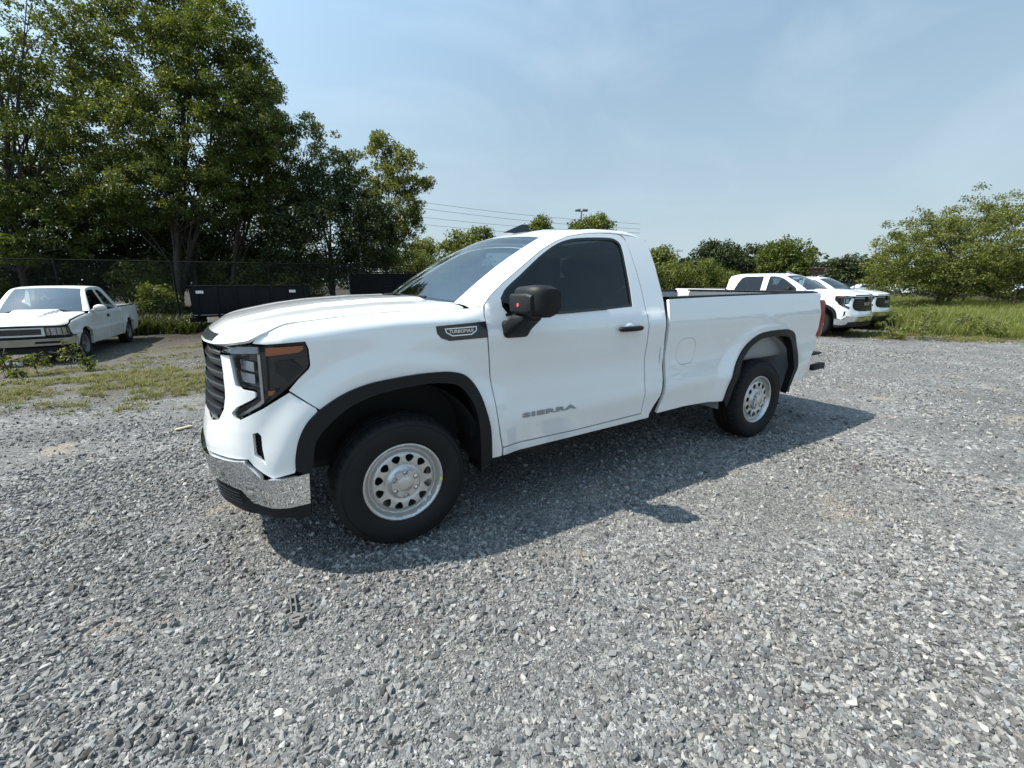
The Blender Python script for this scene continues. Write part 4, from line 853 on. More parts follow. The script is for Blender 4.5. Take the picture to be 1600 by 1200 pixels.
# ------------------------------------------------------------------ trees and bushes
M['bark'] = mat('grey_brown_bark', (.075,.062,.05), .9, bump=(14, .8, .03), vary=(6, .2, (.045,.038,.03)))
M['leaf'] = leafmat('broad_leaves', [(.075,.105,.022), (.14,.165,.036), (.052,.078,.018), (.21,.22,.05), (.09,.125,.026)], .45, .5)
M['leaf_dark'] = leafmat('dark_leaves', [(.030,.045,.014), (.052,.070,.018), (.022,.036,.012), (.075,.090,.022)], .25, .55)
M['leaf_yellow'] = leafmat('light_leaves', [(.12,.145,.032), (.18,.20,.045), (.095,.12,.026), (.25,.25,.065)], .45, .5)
def leaves_mesh(name, C, per, rad, size, drop=.25, squash=.65):
    """per leaves round each cluster centre C, each leaf a folded four-point blade"""
    n = len(C)*per; c = np.repeat(C, per, 0); ct = np.repeat(rng.random(len(C)), per); o = rng.normal(size=(n, 3)); o /= np.linalg.norm(o, axis=1)[:, None]; o *= (rng.random(n)**.5)[:, None]*rad*np.array([1, 1, squash])
    r_ = np.hypot(o[:, 0], o[:, 1]); o[:, 2] -= drop*r_*r_/max(rad, 1e-3); c = c+o
    d = o/np.linalg.norm(o, axis=1)[:, None]+rng.normal(size=(n, 3))*.6; d[:, 2] -= .25; d /= np.linalg.norm(d, axis=1)[:, None]
    up = rng.normal(size=(n, 3))*.7+[0, 0, 1.]; s = np.cross(d, up); s /= np.linalg.norm(s, axis=1)[:, None]+1e-9; nn = np.cross(s, d)
    L = size*(.6+.8*rng.random(n))[:, None]; W = L*.30; V = np.stack([c-d*L*.5, c+s*W+nn*L*.08, c+d*L*.5, c-s*W+nn*L*.08], 1).reshape(-1, 3)
    b = np.arange(n)*4; F = np.stack([b, b+1, b+2, b, b+2, b+3], 1).reshape(-1, 3)
    me = bpy.data.meshes.new(name); me.vertices.add(len(V)); me.vertices.foreach_set('co', V.astype(np.float32).ravel()); me.loops.add(F.size); me.loops.foreach_set('vertex_index', F.ravel().astype(np.int32))
    me.polygons.add(len(F)); me.polygons.foreach_set('loop_start', np.arange(0, F.size, 3).astype(np.int32)); me.update(calc_edges=True)
    t = me.attributes.new('tone', 'FLOAT', 'POINT'); t.data.foreach_set('value', np.repeat((ct*.5+rng.random(n)*.35), 4).astype(np.float32)); return me
def clusters(blobs, n, thin=0.):
    w = np.array([b[1]*b[1]*(b[2] if len(b) > 2 else b[1]) for b in blobs])**.75; cnt = rng.multinomial(n, w/w.sum()); out = []
    for (b, k) in zip(blobs, cnt):
        c = np.array(b[0], float); r = b[1]; rz_ = b[2] if len(b) > 2 else b[1]
        v = rng.normal(size=(k, 3)); v /= np.linalg.norm(v, axis=1)[:, None]; q = .35+.65*rng.random(k)**.45; lump = .82+.36*vnoise(v[:, 0]*3+c[0], v[:, 1]*3+v[:, 2]*4+c[1], .9, int(abs(c[2]*7)) % 50)
        out.append(c+v*(q*lump)[:, None]*[r, r, rz_])
    return np.vstack(out)
def tree(name, label, base, blobs, n, per, rad, size, m='leaf', trunks=1, r0=.14, cat='tree', group=None, branches=26, spread=.5, drop=.25, lean=None):
    base = np.array(base, float); T = thing(name, label, cat, tuple(base), 0, group)
    C = clusters(blobs, n)-base; C = C[C[:, 2] > (.15 if cat != 'weed' else .04)]; cen = C.mean(0); top = np.percentile(C[:, 2], 82)
    bm = bmesh.new(); axes = []
    for k in range(trunks):
        a = rng.random()*6.28; off = np.array([math.cos(a), math.sin(a), 0])*(.25*k*spread*2 if trunks > 1 else 0); tip = np.array([cen[0], cen[1], 0])+(rng.normal(size=3)*[1, 1, 0])*spread*(1.2 if trunks > 1 else .4)+[0, 0, top*(1 if k == 0 else .85)]
        ps = [off+(tip-off)*t+np.array([math.sin(t*5+k), math.cos(t*4+k*2), 0])*.12*min(1, top*.4)*math.sin(t*math.pi)*(1+top*.08)-[0, 0, .15 if t == 0 else 0] for t in np.linspace(0, 1, 9)]
        rr = [r0*(1.25 if i == 0 else 1)*(1-.85*i/8)/(1+.25*(k > 0)) for i in range(9)]; tubem(bm, ps, rr, 9); axes.append(np.array(ps))
    tr = from_bm('trunk', bm, M['bark'], T)
    bm = bmesh.new(); pick = C[rng.choice(len(C), min(branches, len(C)), replace=False)]
    for p in pick:
        A = axes[rng.integers(len(axes))]; h = np.clip(p[2]*(.35+.4*rng.random()), .3, top*.95); i = int(np.clip(np.searchsorted(A[:, 2], h), 1, 8)); s = A[i-1]+(A[i]-A[i-1])*.5; mid = (s+p)/2+[0, 0, .12*np.linalg.norm(p-s)]+rng.normal(size=3)*.12
        q = cr([s, mid, p], 4); rb = r0*.34*(1-.6*h/max(top, .1)); tubem(bm, list(q), list(np.linspace(max(rb, .012), .008, len(q))), 5)
    from_bm('branches', bm, M['bark'], T)
    link('crown', leaves_mesh('crown', C, per, rad, size, drop), M[m], T); return T
def B_(u, v, d, ru, rv=None):            # crown blob: seen at u, v at depth d, its radii given in picture units
    k = d/FPX; return (at(u, v, d), ru*k, (rv or ru)*k)
GL = 'trees along the left fence'
def L(s): return s
tree('broadleaf_tree', 'tall broadleaf tree at the left edge whose crown leaves the top of the picture', foot(40, 19), [B_(-60,150,18.5,150,150), B_(60,60,18,120,110), B_(20,250,18,130,90), B_(120,160,19,90,90), B_(-100,330,18,110,80), B_(60,360,18,95,60)], 1200, 76, .38, .112, trunks=2, r0=.17, group=GL, branches=60)
tree('broadleaf_tree', 'tallest tree, several dark stems standing behind the black trailer', foot(268, 19), [B_(220,90,18.5,95,90), B_(315,100,18,70,80), B_(180,200,18,80,70), B_(290,210,18,95,80), B_(250,20,19,80,70), B_(350,50,18.5,42,50), B_(385,180,18,58,75), B_(300,300,18.5,100,55), B_(210,300,18.5,80,60), B_(335,5,18.5,20,26), B_(366,30,18.5,16,16), B_(398,80,18.5,20,18), B_(405,130,18.5,22,18)], 1500, 76, .37, .11, trunks=4, r0=.14, group=GL, branches=70, spread=.75)
tree('broadleaf_tree', 'slender tree with a ragged pointed crown, right of the tallest tree', foot(352, 20.5), [B_(395,130,20,38,45), B_(400,200,20,48,50), B_(425,240,20,38,40), B_(375,280,20,62,50), B_(430,320,20,45,45), B_(432,142,20,13,14), B_(444,190,20,14,16), B_(448,222,20,12,10), B_(415,95,20,16,20)], 540, 72, .35, .11, trunks=2, r0=.10, group=GL, branches=40)
tree('broadleaf_tree', 'sparse tree with a long bare-tipped branch reaching right', foot(455, 21.5), [B_(478,215,21,24,38), B_(515,255,21,40,26), B_(480,290,21,48,35), B_(545,262,21,20,22), B_(440,300,21,30,28), B_(486,188,21,12,14), B_(514,208,21,12,9), B_(556,238,21,12,8), B_(496,200,21,10,16)], 200, 60, .31, .112, trunks=1, r0=.09, group=GL, branches=26)
tree('broadleaf_tree', 'light green tree left of the windshield with loose upper twigs', foot(606, 22), [B_(594,238,21.5,20,34), B_(628,270,21.5,36,34), B_(655,288,21.5,22,14), B_(610,320,21.5,46,44), B_(590,380,21.5,56,42), B_(565,300,21.5,34,34), B_(640,350,21.5,24,26), B_(590,212,21.5,10,12), B_(640,246,21.5,12,9), B_(672,286,21.5,12,7), B_(652,322,21.5,12,7), B_(615,228,21.5,10,10)], 450, 62, .31, .112, m='leaf_yellow', trunks=1, r0=.10, group=GL, branches=36)
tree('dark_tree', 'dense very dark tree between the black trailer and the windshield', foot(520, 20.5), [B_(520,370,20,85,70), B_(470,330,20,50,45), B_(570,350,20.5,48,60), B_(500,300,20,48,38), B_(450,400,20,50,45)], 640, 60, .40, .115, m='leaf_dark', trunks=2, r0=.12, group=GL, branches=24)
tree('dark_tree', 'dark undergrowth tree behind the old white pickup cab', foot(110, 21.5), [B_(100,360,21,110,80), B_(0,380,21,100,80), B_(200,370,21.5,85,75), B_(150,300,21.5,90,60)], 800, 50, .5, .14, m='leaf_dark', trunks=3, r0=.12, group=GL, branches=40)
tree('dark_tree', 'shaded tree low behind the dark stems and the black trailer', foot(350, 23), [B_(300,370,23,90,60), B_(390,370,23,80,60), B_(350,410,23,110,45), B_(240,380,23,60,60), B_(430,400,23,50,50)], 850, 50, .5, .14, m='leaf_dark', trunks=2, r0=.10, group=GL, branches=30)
GB = 'undergrowth along the left fence'
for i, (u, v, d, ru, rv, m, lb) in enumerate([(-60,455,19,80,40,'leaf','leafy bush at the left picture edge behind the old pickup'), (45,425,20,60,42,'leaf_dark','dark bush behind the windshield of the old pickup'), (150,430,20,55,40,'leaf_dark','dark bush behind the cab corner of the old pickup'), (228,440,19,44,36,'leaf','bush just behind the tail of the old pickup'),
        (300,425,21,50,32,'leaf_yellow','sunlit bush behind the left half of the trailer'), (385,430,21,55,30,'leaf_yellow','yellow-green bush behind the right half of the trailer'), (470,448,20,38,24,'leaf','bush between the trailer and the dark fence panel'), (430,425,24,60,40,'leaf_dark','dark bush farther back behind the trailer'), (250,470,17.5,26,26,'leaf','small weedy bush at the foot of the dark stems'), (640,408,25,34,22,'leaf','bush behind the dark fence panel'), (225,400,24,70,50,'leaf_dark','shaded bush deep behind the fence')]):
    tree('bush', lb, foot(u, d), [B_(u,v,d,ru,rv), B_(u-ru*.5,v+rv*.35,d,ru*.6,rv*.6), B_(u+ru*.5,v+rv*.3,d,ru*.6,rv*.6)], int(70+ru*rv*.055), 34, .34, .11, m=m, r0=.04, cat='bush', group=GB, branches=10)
GC = 'trees in the middle distance'
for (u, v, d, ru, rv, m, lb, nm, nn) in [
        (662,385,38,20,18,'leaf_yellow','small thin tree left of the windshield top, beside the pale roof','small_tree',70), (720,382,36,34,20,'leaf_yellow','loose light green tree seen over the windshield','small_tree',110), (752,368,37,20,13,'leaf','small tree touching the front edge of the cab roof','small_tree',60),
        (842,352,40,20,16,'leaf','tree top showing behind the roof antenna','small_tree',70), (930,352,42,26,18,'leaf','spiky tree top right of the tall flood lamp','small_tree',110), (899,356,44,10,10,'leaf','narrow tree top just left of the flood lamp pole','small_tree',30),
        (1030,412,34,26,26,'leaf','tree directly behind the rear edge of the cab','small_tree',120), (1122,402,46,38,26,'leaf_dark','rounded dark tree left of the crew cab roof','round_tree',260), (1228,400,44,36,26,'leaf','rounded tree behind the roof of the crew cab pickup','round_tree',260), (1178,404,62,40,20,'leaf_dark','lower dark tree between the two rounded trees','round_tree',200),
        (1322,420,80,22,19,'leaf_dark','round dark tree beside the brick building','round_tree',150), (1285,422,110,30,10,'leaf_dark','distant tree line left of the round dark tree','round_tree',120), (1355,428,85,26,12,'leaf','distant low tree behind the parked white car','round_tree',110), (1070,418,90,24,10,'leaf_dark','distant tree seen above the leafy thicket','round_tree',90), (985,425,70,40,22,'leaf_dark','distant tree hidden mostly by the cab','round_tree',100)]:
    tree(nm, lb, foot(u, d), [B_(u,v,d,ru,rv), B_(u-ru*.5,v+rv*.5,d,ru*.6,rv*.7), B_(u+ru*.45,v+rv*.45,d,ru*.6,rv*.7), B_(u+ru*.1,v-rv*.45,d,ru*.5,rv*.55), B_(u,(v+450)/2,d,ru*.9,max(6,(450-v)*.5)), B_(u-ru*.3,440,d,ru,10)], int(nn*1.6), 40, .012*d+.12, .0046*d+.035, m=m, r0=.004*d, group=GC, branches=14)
Cw = []
for i in range(2600):
    a = YAW+(rng.random()*2-1)*1.75; r = 125+45*rng.random(); h = (4.5+5.5*float(vnoise(np.array([a*r]), np.array([0.]), 9., 61)[0]))*rng.random()**.7; Cw.append((CAM[0]+r*math.cos(a), CAM[1]+r*math.sin(a), h-.3))
o = link('far_woods', leaves_mesh('far_woods', np.array(Cw), 16, 1.9, 1.15, .1), M['leaf_dark']); o['kind'] = 'stuff'; o['label'] = 'low dark woods closing off the far distance'; o['category'] = 'woods'
tree('thicket', 'vine-covered leafy thicket behind the pickup bed', foot(1070, 27), [B_(1035,432,27,36,26), B_(1085,430,27,40,24), B_(1125,440,27,34,20), B_(1005,440,27,36,30), B_(1160,446,28,26,16)], 560, 40, .32, .12, m='leaf', r0=.05, cat='thicket', branches=16)
SB = lambda *a: (lambda c, r, z: (c-[0, 0, .40], r*.97, z*.93))(*B_(*a))
tree('spreading_tree', 'wide low spreading tree over the fence at the right edge', foot(1478, 27), [SB(1480,385,26,100,62), SB(1410,405,26,55,40), SB(1560,370,26,90,62), SB(1530,330,27,50,30), SB(1640,400,26,90,60), SB(1450,350,26,45,28), SB(1390,372,26,28,16), SB(1600,330,27,55,26), SB(1420,430,26,52,20), SB(1500,438,26,60,18), SB(1590,436,26,70,22), SB(1480,345,26,30,30), SB(1380,440,26,24,12), SB(1400,345,26,16,12), SB(1442,325,26,14,14), SB(1482,308,26,14,14), SB(1524,292,27,14,15), SB(1560,305,27,14,14), SB(1592,298,27,16,14), SB(1368,392,26,14,8), SB(1362,425,26,16,9)], 1350, 52, .40, .115, m='leaf_yellow', trunks=3, r0=.13, branches=70, spread=.9)
tree('bush', 'dark bush under the wide spreading tree', foot(1500, 30), [B_(1490,438,29,60,22), B_(1580,440,29,70,24)], 260, 36, .4, .12, m='leaf_dark', r0=.05, cat='bush', branches=8)
# weeds by the old pickup
for (u, v, h_, lb) in [(62,590,.45,'leafy weed in front of the old pickup bumper'), (112,575,.50,'tall weed by the old pickup front wheel'), (10,592,.40,'weed clump at the left picture edge'), (140,583,.25,'small weed on the gravel right of the old pickup wheel'), (250,505,.7,'weed below the trailer corner'), (290,520,.5,'weed beside the trailer wheel'), (30,600,.2,'low weed beside the white tube')]:
    d0 = ray(u, v); t = (-.10-CAM[2])/d0[2]; p = CAM+d0*t; p[2] = float(ground_z(p[0], p[1]))
    tree('weed', lb, p, [(p+[0, 0, h_*.62], h_*.34, h_*.42)], 12, 12, .09, .06, m='leaf_yellow', r0=.006, cat='weed', group='weeds around the old pickup', branches=6, spread=.04)
for (u, d, h_, lb) in [(1402, 13.6, .75, 'broad-leaved weed clump right beside the farther crew cab bumper'), (1452, 13.2, .95, 'tallest weed clump at the front edge of the tall grass'), (1512, 14.5, .8, 'weed clump in the tall grass below the spreading tree'), (1560, 13.6, .7, 'weed clump near the right picture edge'), (1432, 17.0, 1.1, 'tall weed clump farther back behind the tallest one')]:
    p = foot(u, d); tree('weed', lb, p, [(p+[0, 0, h_*.5], h_*.55, h_*.5), (p+[.3, .3, h_*.35], h_*.4, h_*.35)], 24, 16, .13, .075, m='leaf_yellow', r0=.01, cat='weed', group='weeds in the tall grass', branches=8, spread=.05)

# ------------------------------------------------------------------ fences, poles, wires, buildings
M['fence'] = mat('shade_toned_fence_metal', (.012,.012,.012), .85, spec=.2)  # near-black: the trees' shade on the rails is put into this colour
M['pole'] = mat('grey_pole', (.20,.20,.20), .6)
M['wire'] = mat('power_cable', (.03,.03,.03), .6)
def mesh_mat(name, colr, scale, width):
    q = NT(name); tc_ = q.n('ShaderNodeTexCoord'); mp_ = q.n('ShaderNodeMapping'); mp_.inputs['Rotation'].default_value = (0, math.radians(45), 0); q.l(tc_.outputs['Object'], mp_.inputs[0]); sx = q.n('ShaderNodeSeparateXYZ'); q.l(mp_.outputs[0], sx.inputs[0])
    a = q.math('LESS_THAN', q.math('FRACT', q.math('MULTIPLY', sx.outputs[0], scale)), width); b = q.math('LESS_THAN', q.math('FRACT', q.math('MULTIPLY', sx.outputs[2], scale)), width)
    q.b.inputs['Base Color'].default_value = (*colr, 1); q.l(q.math('MAXIMUM', a, b), q.b.inputs['Alpha']); return q.m
M['links'] = mesh_mat('chain_link_mesh', (.014,.014,.014), 18., .055)
def fence(label, p0, p1, step, h, parent_group=None, barbed=False):
    p0 = np.array(p0, float); p1 = np.array(p1, float); L_ = np.linalg.norm(p1-p0); ang = math.atan2(p1[1]-p0[1], p1[0]-p0[0]); T = thing('chain_link_fence', label, 'fence', (p0[0], p0[1], p0[2]), ang, parent_group)
    n = int(L_/step)
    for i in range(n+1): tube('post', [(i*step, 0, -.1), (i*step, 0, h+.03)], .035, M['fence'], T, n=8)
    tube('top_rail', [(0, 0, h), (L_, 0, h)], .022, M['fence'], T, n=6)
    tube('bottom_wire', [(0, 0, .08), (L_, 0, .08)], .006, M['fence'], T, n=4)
    raw('link_mesh', [(0, .03, .05), (L_, .03, .05), (L_, .03, h), (0, .03, h)], [(0, 1, 2, 3)], M['links'], T)
    return T
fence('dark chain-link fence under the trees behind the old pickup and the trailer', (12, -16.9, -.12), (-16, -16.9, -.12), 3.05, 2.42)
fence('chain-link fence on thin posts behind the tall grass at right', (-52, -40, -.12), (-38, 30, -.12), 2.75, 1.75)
# dark screened panel
T = thing('screened_fence_panel', 'dark screened fence panel with a pale frame behind the hood', 'fence panel', tuple(foot(546, 19.6)), math.atan2(CR[1], CR[0])+.1)
W_, H_ = 3.7, 2.12
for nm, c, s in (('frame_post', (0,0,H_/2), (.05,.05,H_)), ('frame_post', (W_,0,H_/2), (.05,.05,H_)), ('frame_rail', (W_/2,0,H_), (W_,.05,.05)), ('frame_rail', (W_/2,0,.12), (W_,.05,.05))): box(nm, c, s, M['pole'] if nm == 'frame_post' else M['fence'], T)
box('screen', (W_/2, .0, H_/2), (W_-.06, .012, H_-.1), mat('black_screen_cloth', (.007,.008,.009), .95, spec=.2, bump=(9, .5, .02)), T)
# flood lamp pole, utility poles, wires
def pole(name, label, u, vtop, d, r, cat, arms):
    f = foot(u, d); h = at(u, vtop, d)[2]-f[2]; T = thing(name, label, cat, tuple(f), math.atan2(CR[1], CR[0])); tube('shaft', [(0, 0, 0), (0, 0, h)], [r*1.3, r], M['pole'], T); arms(T, h); return T
def floods(T, h):
    box('cross_arm', (0, 0, h), (1.1, .08, .08), M['pole'], T)
    for s in (-.42, .42): bx_ = box('flood_lamp', (s, 0, h+.12), (.62, .45, .20), M['pole'], T, bevel=.03, ry=.15*(1 if s > 0 else -1)); box('lamp_glass', (0, 0, 0), (.1, .1, .02), M['lens'], bx_) if False else None
def util(T, h):
    box('cross_arm', (0, 0, h-.4), (2.0, .1, .1), M['bark'], T)
    for s in (-.9, -.4, .4, .9): tube('insulator', [(s, 0, h-.35), (s, 0, h-.12)], .05, M['pole'], T, n=6)
pole('flood_lamp_pole', 'twin flood lamp on a tall pole behind the cab roof', 905, 334, 52, .07, 'lamp post', floods)
pole('utility_pole', 'wooden utility pole above the round dark tree at right', 1323, 399, 95, .13, 'utility pole', util)
pole('utility_pole', 'thin distant pole between the cab and the crew cab pickup', 1055, 390, 90, .10, 'utility pole', util)
for k, (v0, v1, lb) in enumerate([(312,338,'topmost overhead cable left of the cab roof'), (322,346,'second overhead cable from the top left of the cab roof'), (338,352,'third overhead cable from the top left of the cab roof'), (350,360,'lowest overhead cable left of the cab roof')]):
    a = at(560, v0-10, 58); b = at(1000, v1+12, 75); pts = [a+(b-a)*t-np.array([0, 0, .5])*math.sin(t*math.pi) for t in np.linspace(0, 1, 14)]
    tag(tube('overhead_cable', pts, .022, M['wire'], n=5), lb, 'cable', 'overhead cables')
for k, (v0, lb) in enumerate([(403,'upper overhead cable near the right utility pole'), (411,'lower overhead cable near the right utility pole')]):
    a = at(1150, v0-3, 96); b = at(1500, v0+1, 92); tag(tube('overhead_cable', [a+(b-a)*t-np.array([0, 0, .4])*math.sin(t*math.pi) for t in np.linspace(0, 1, 12)], .04, M['wire'], n=5), lb, 'cable', 'overhead cables')
# buildings
M['brick'] = mat('red_brown_brick', (.17,.085,.062), .9, vary=(2., .3, (.11,.06,.05)), bump=(6, .5, .02)); M['cream'] = mat('pale_roof_sheet', (.55,.54,.52), .6)
def building(name, label, u, d, w_, h_, dep, wall, roof, nw):
    f = foot(u, d); T = thing(name, label, 'building', tuple(f), math.atan2(CR[1], CR[0])); box('wall', (w_/2, dep/2, h_/2), (w_, dep, h_), wall, T)
    r_ = box('roof', (w_/2, dep/2, h_+.12), (w_+.4, dep+.4, .24), roof, T, bevel=.03)
    for i in range(nw):
        x = w_*(i+.5)/nw; wnd = box('window', (x, -.03, h_*.55), (w_/nw*.42, .08, h_*.34), M['cream'], T); box('pane', (x, -.075, h_*.55), (w_/nw*.36, .02, h_*.28), M['gloss_black'], wnd)
    return T
building('brick_building', 'low red brick building with windows left of the round dark tree', 1262, 88, 7.0, 4.3, 8, M['brick'], M['brick'], 4)
building('warehouse', 'pale low-roofed building between the trees left of the windshield', 648, 60, 8.0, 4.6, 8, mat('tan_wall', (.30,.25,.20), .9), M['cream'], 3)

# ------------------------------------------------------------------ the two crew cab pickups at right
def facing(deg): return math.radians(deg)
TR2, _ = build_truck('nearer white crew cab pickup parked behind the tailgate, its dark grille facing right', (-16.35, -4.05, -.24), facing(93), crew=True, detail=False, scale=1.07, group='white crew cab pickups parked at right', wheel_master=WHEEL0)
def copy_tree(o, parent=None):
    c = o.copy(); col.objects.link(c)
    if parent is not None: c.parent = parent
    for ch in o.children: copy_tree(ch, c)
    return c
TR3 = copy_tree(TR2); TR3.scale = (1.0,)*3; TR3.location = (-19.6, -4.60, -.20); TR3['label'] = 'farther white crew cab pickup, mostly hidden behind the first, with only hood and grille showing'

# ------------------------------------------------------------------ the old compact pickup at left
class OldBody(Body):
    RH = .16
    def __init__(s):
        pts = [(-4.25,.80),(-4.0,.825),(-3.2,.845),(-2.,.85),(-1.,.85),(-.2,.85),(.2,.845),(.45,.83),(.60,.80),(.685,.745),(.735,.66),(.765,.50),(.785,.25),(.79,0)]
        s.wb, s.cab, s.rear = 3.12, -2.62, -4.25
        s.pl = cr(pts, 20); pl = s.pl; s.d = np.r_[0, np.cumsum(np.hypot(*np.diff(pl, axis=0).T))]; i0 = np.argmin(abs(pl[:, 0]+.2)+9*(pl[:, 1] < .8)); s.d = s.d-s.d[i0]-.2; s.smax = s.d[-1]
    def ztop(s, x): return np.interp(x, [-.8,-.4,0,.4,.6,.79], [1.03,1.02,.985,.925,.88,.83])
    def rz(s, q): return np.interp(q, [.3,.7,1.2], [.10,.07,.05])
    def inset(s, q, z):
        q = np.asarray(q, float); z = np.asarray(z, float)+0*q; o = .05*np.clip((.62-z)/.3, 0, 1)**1.5
        o = o-.018*np.exp(-((z-.62)/.03)**2)*(q < .6)
        for cx in (0., -s.wb):
            r = np.hypot(q-cx, z-.34); t = np.clip((.56-r)/.12, 0, 1); o = o-.02*t*t*(3-2*t)
        cab = np.clip((-.30-q)/.15, 0, 1)*(q > s.cab); tum = np.where(z > .9, .015*np.clip((z-.93)/.06, 0, 1)+.33*np.clip(z-.98, 0, None)+.1*np.clip(z-1.2, 0, None)**2, 0)
        k = np.clip((z-s.zt(q))/s.rz(q), 0, .999); hood = s.RH*(1-np.sqrt(1-k*k)); bed = .02*np.clip((z-.9)/.15, 0, 1)**1.5
        return o+np.where(q <= s.cab, bed, cab*tum+(1-cab)*hood)
    def G(s, x, y):
        x = np.asarray(x, float); y = np.asarray(y, float); ay = np.abs(y); pl = s.pl[s.pl[:, 0] > -.8]; q = s.d[s.pl[:, 0] > -.8]; D = np.full(x.shape, 9.); Q = np.zeros(x.shape)
        for i in range(0, len(pl)-1, 2):
            a = pl[i]; b = pl[min(i+2, len(pl)-1)]; ab = b-a; t = np.clip(((x-a[0])*ab[0]+(ay-a[1])*ab[1])/(ab@ab+1e-12), 0, 1)
            dd = np.hypot(x-a[0]-t*ab[0], ay-a[1]-t*ab[1]); k = dd < D; D = np.where(k, dd, D); Q = np.where(k, q[i], Q)
        # raised cowl scoop, widening towards the glass
        w_ = np.interp(x, [-.4, .45], [.42, .26]); t = np.clip((w_-ay)/.05, 0, 1); sc_ = t*t*(3-2*t)*np.interp(x, [-.38, .2, .5], [.065, .045, 0.])
        k = np.clip(1-D/s.RH, 0, 1); return s.ztop(x)+.02*(1-(ay/.8)**2)+sc_-s.rz(Q)*(1-np.sqrt(np.clip(1-k*k, 0, 1)))
M['old_chrome'] = mat('dull_chrome', (.50,.50,.49), .28, metal=.7, vary=(12, .3, (.38,.37,.36)))
M['old_rim'] = mat('dull_alloy', (.16,.16,.16), .5, metal=.4)
def build_old(label, loc, rz):
    T = thing('old_pickup_truck', label, 'pickup truck', loc, rz); B = OldBody(); S = B.skin(); sm = B.smax; P = M['old_paint']; K = M['black_plastic']
    def ring(D, q):
        x, y, nx, ny = B.plan(q); return np.stack([x-nx*D, y-ny*D], -1)
    edge = [tuple(ring(.07, np.array(q))) for q in (-.42,-.3,-.1,.1,.3,.45)]+[tuple(ring(.03, np.array(.55))), tuple(ring(.01, np.array(.62)))]+[tuple(ring(.006, np.array(q))) for q in np.arange(.66, sm, .04)]+[tuple(ring(.006, np.array(sm)))]
    back = [(-.44,-.72),(-.40,-.60),(-.35,-.35),(-.33,0)]; back += [(x, -y) for x, y in back[::-1]][1:]
    ex = []
    for D in (.012,.025,.045,.07,.1,.13,.16,.2):
        a = ring(D, np.arange(-.4, sm, .05)); ex += [a, a*[1, -1]]
    ex.append(np.array([(x, s*y) for x in np.arange(-.3, .6, .06) for y in (.22,.25,.28,.31,.34,.37,.40,.43) for s in (1, -1)]))
    panel('hood', edge+[(x, -y) for x, y in edge[::-1]][1:]+back, lambda a, b: np.stack([a, b, B.G(a, b)], -1), P, T, step=.07, gap=.003, lip=.02, extra=np.vstack(ex), edge_step=.04)
    base = lambda u: np.array([-.40-.16*u*u, .70*u, 1.035-.01*u*u]); head = lambda u: np.array([-1.04-.10*u*u, .57*u, 1.555-.022*u*u])
    grid('cowl_panel', [[np.array([bx, by, float(B.G(np.array([bx]), np.array([by]))[0])-.01]), base(by/.74)+[-.01, 0, .003]] for bx, by in back], K, T)
    uu = np.linspace(-1, 1, 19); ws = np.array([[base(u)*(1-v)+head(u)*v+np.array([.015, 0, .022])*math.sin(v*math.pi) for v in np.linspace(0, 1, 9)] for u in uu]); grid('windshield', ws, M['glass'], T)
    rear = -2.22; R = []
    for u in np.linspace(-1, 1, 15):
        X = np.concatenate([[head(u)[0]], np.linspace(head(u)[0]-.05, rear+.2, 6), [rear+.12, rear+.05, rear]]); R.append([(x, .57*u*(1+.03*min(1, i/3)), 1.555+.05*min(1, (X[0]-x)/.4)-.022*u*u-.05*max(0, (rear+.2-x)/.2)**2) for i, x in enumerate(X)])
    R = np.array(R); grid('roof', R, P, T)
    DT = [(-.55,1.03),(-.66,1.12),(-.80,1.26),(-.95,1.40),(-1.08,1.50),(-1.2,1.54),(-1.5,1.555),(-1.9,1.553),(-2.1,1.54),(rear,1.52)]
    O = S(np.array([a for a, b in DT]), np.array([b for a, b in DT])); I = np.vstack([ws[-1], R[-1][1:]])
    def rs(Q, n):
        Q = np.array(Q); d = np.r_[0, np.cumsum(np.linalg.norm(np.diff(Q, axis=0), axis=1))]; t = np.linspace(0, d[-1], n); return np.stack([np.interp(t, d, Q[:, i]) for i in range(3)], 1)
    I2 = np.vstack([rs(I[:9], 10), rs(I[8:], 12)[1:]]); O2 = np.vstack([rs(O[:5], 10), rs(O[4:], 12)[1:]])
    for sd in (1, -1): grid('roof_rail', np.array([I2*(1-t)+O2*t+np.array([0, .008, .01])*math.sin(t*math.pi) for t in (0, .25, .5, .75, 1)]), P, T, side=sd)
    arch = lambda cx, r, n=15: [(cx+r*math.cos(t), .34+r*math.sin(t)) for t in np.linspace(-.12, math.pi+.12, n)]
    cutz = lambda q: float(B.zt(q)+.7*B.rz(q)); s07 = [(q, cutz(q)) for q in (-.46,-.3,-.1,.1,.3,.45)]+[(.56, float(B.zt(.56))+.03),(.62,float(B.zt(.62))+.004)]
    lampT = [(.64,.765),(.60,.60)]
    fend = s07+[(.62,.76),(.57,.59),(.56,.50)]+arch(0, .41)+[(-.50,.26),(-.50,.9),(-.545,1.02)]
    AW = [(-.60,1.01),(-.72,1.13),(-.86,1.28),(-1.0,1.42),(-1.10,1.485),(-1.25,1.505),(-1.56,1.515),(-1.62,1.01)]
    QW = [(-1.72,1.01),(-1.67,1.51),(-1.88,1.505),(-2.02,1.44),(-2.22,1.18),(-2.32,1.02)]
    door = [(-.505,.30),(-.505,.9),(-.55,1.025)]+DT[1:7]+[(-1.62,1.556),(-1.665,1.0),(-1.665,.30)]
    post = [(-1.67,.30),(-1.67,1.0),(-1.625,1.556)]+DT[7:]+[(-2.36,1.30),(-2.52,1.06),(-2.60,.97),(-2.60,.30)]
    bed = [(-2.63,.30),(-2.63,1.04),(-4.22,1.05),(-4.24,.9),(-4.24,.5),(-4.15,.36)]+[(a, b) for a, b in arch(-3.12, .41)[::-1]]
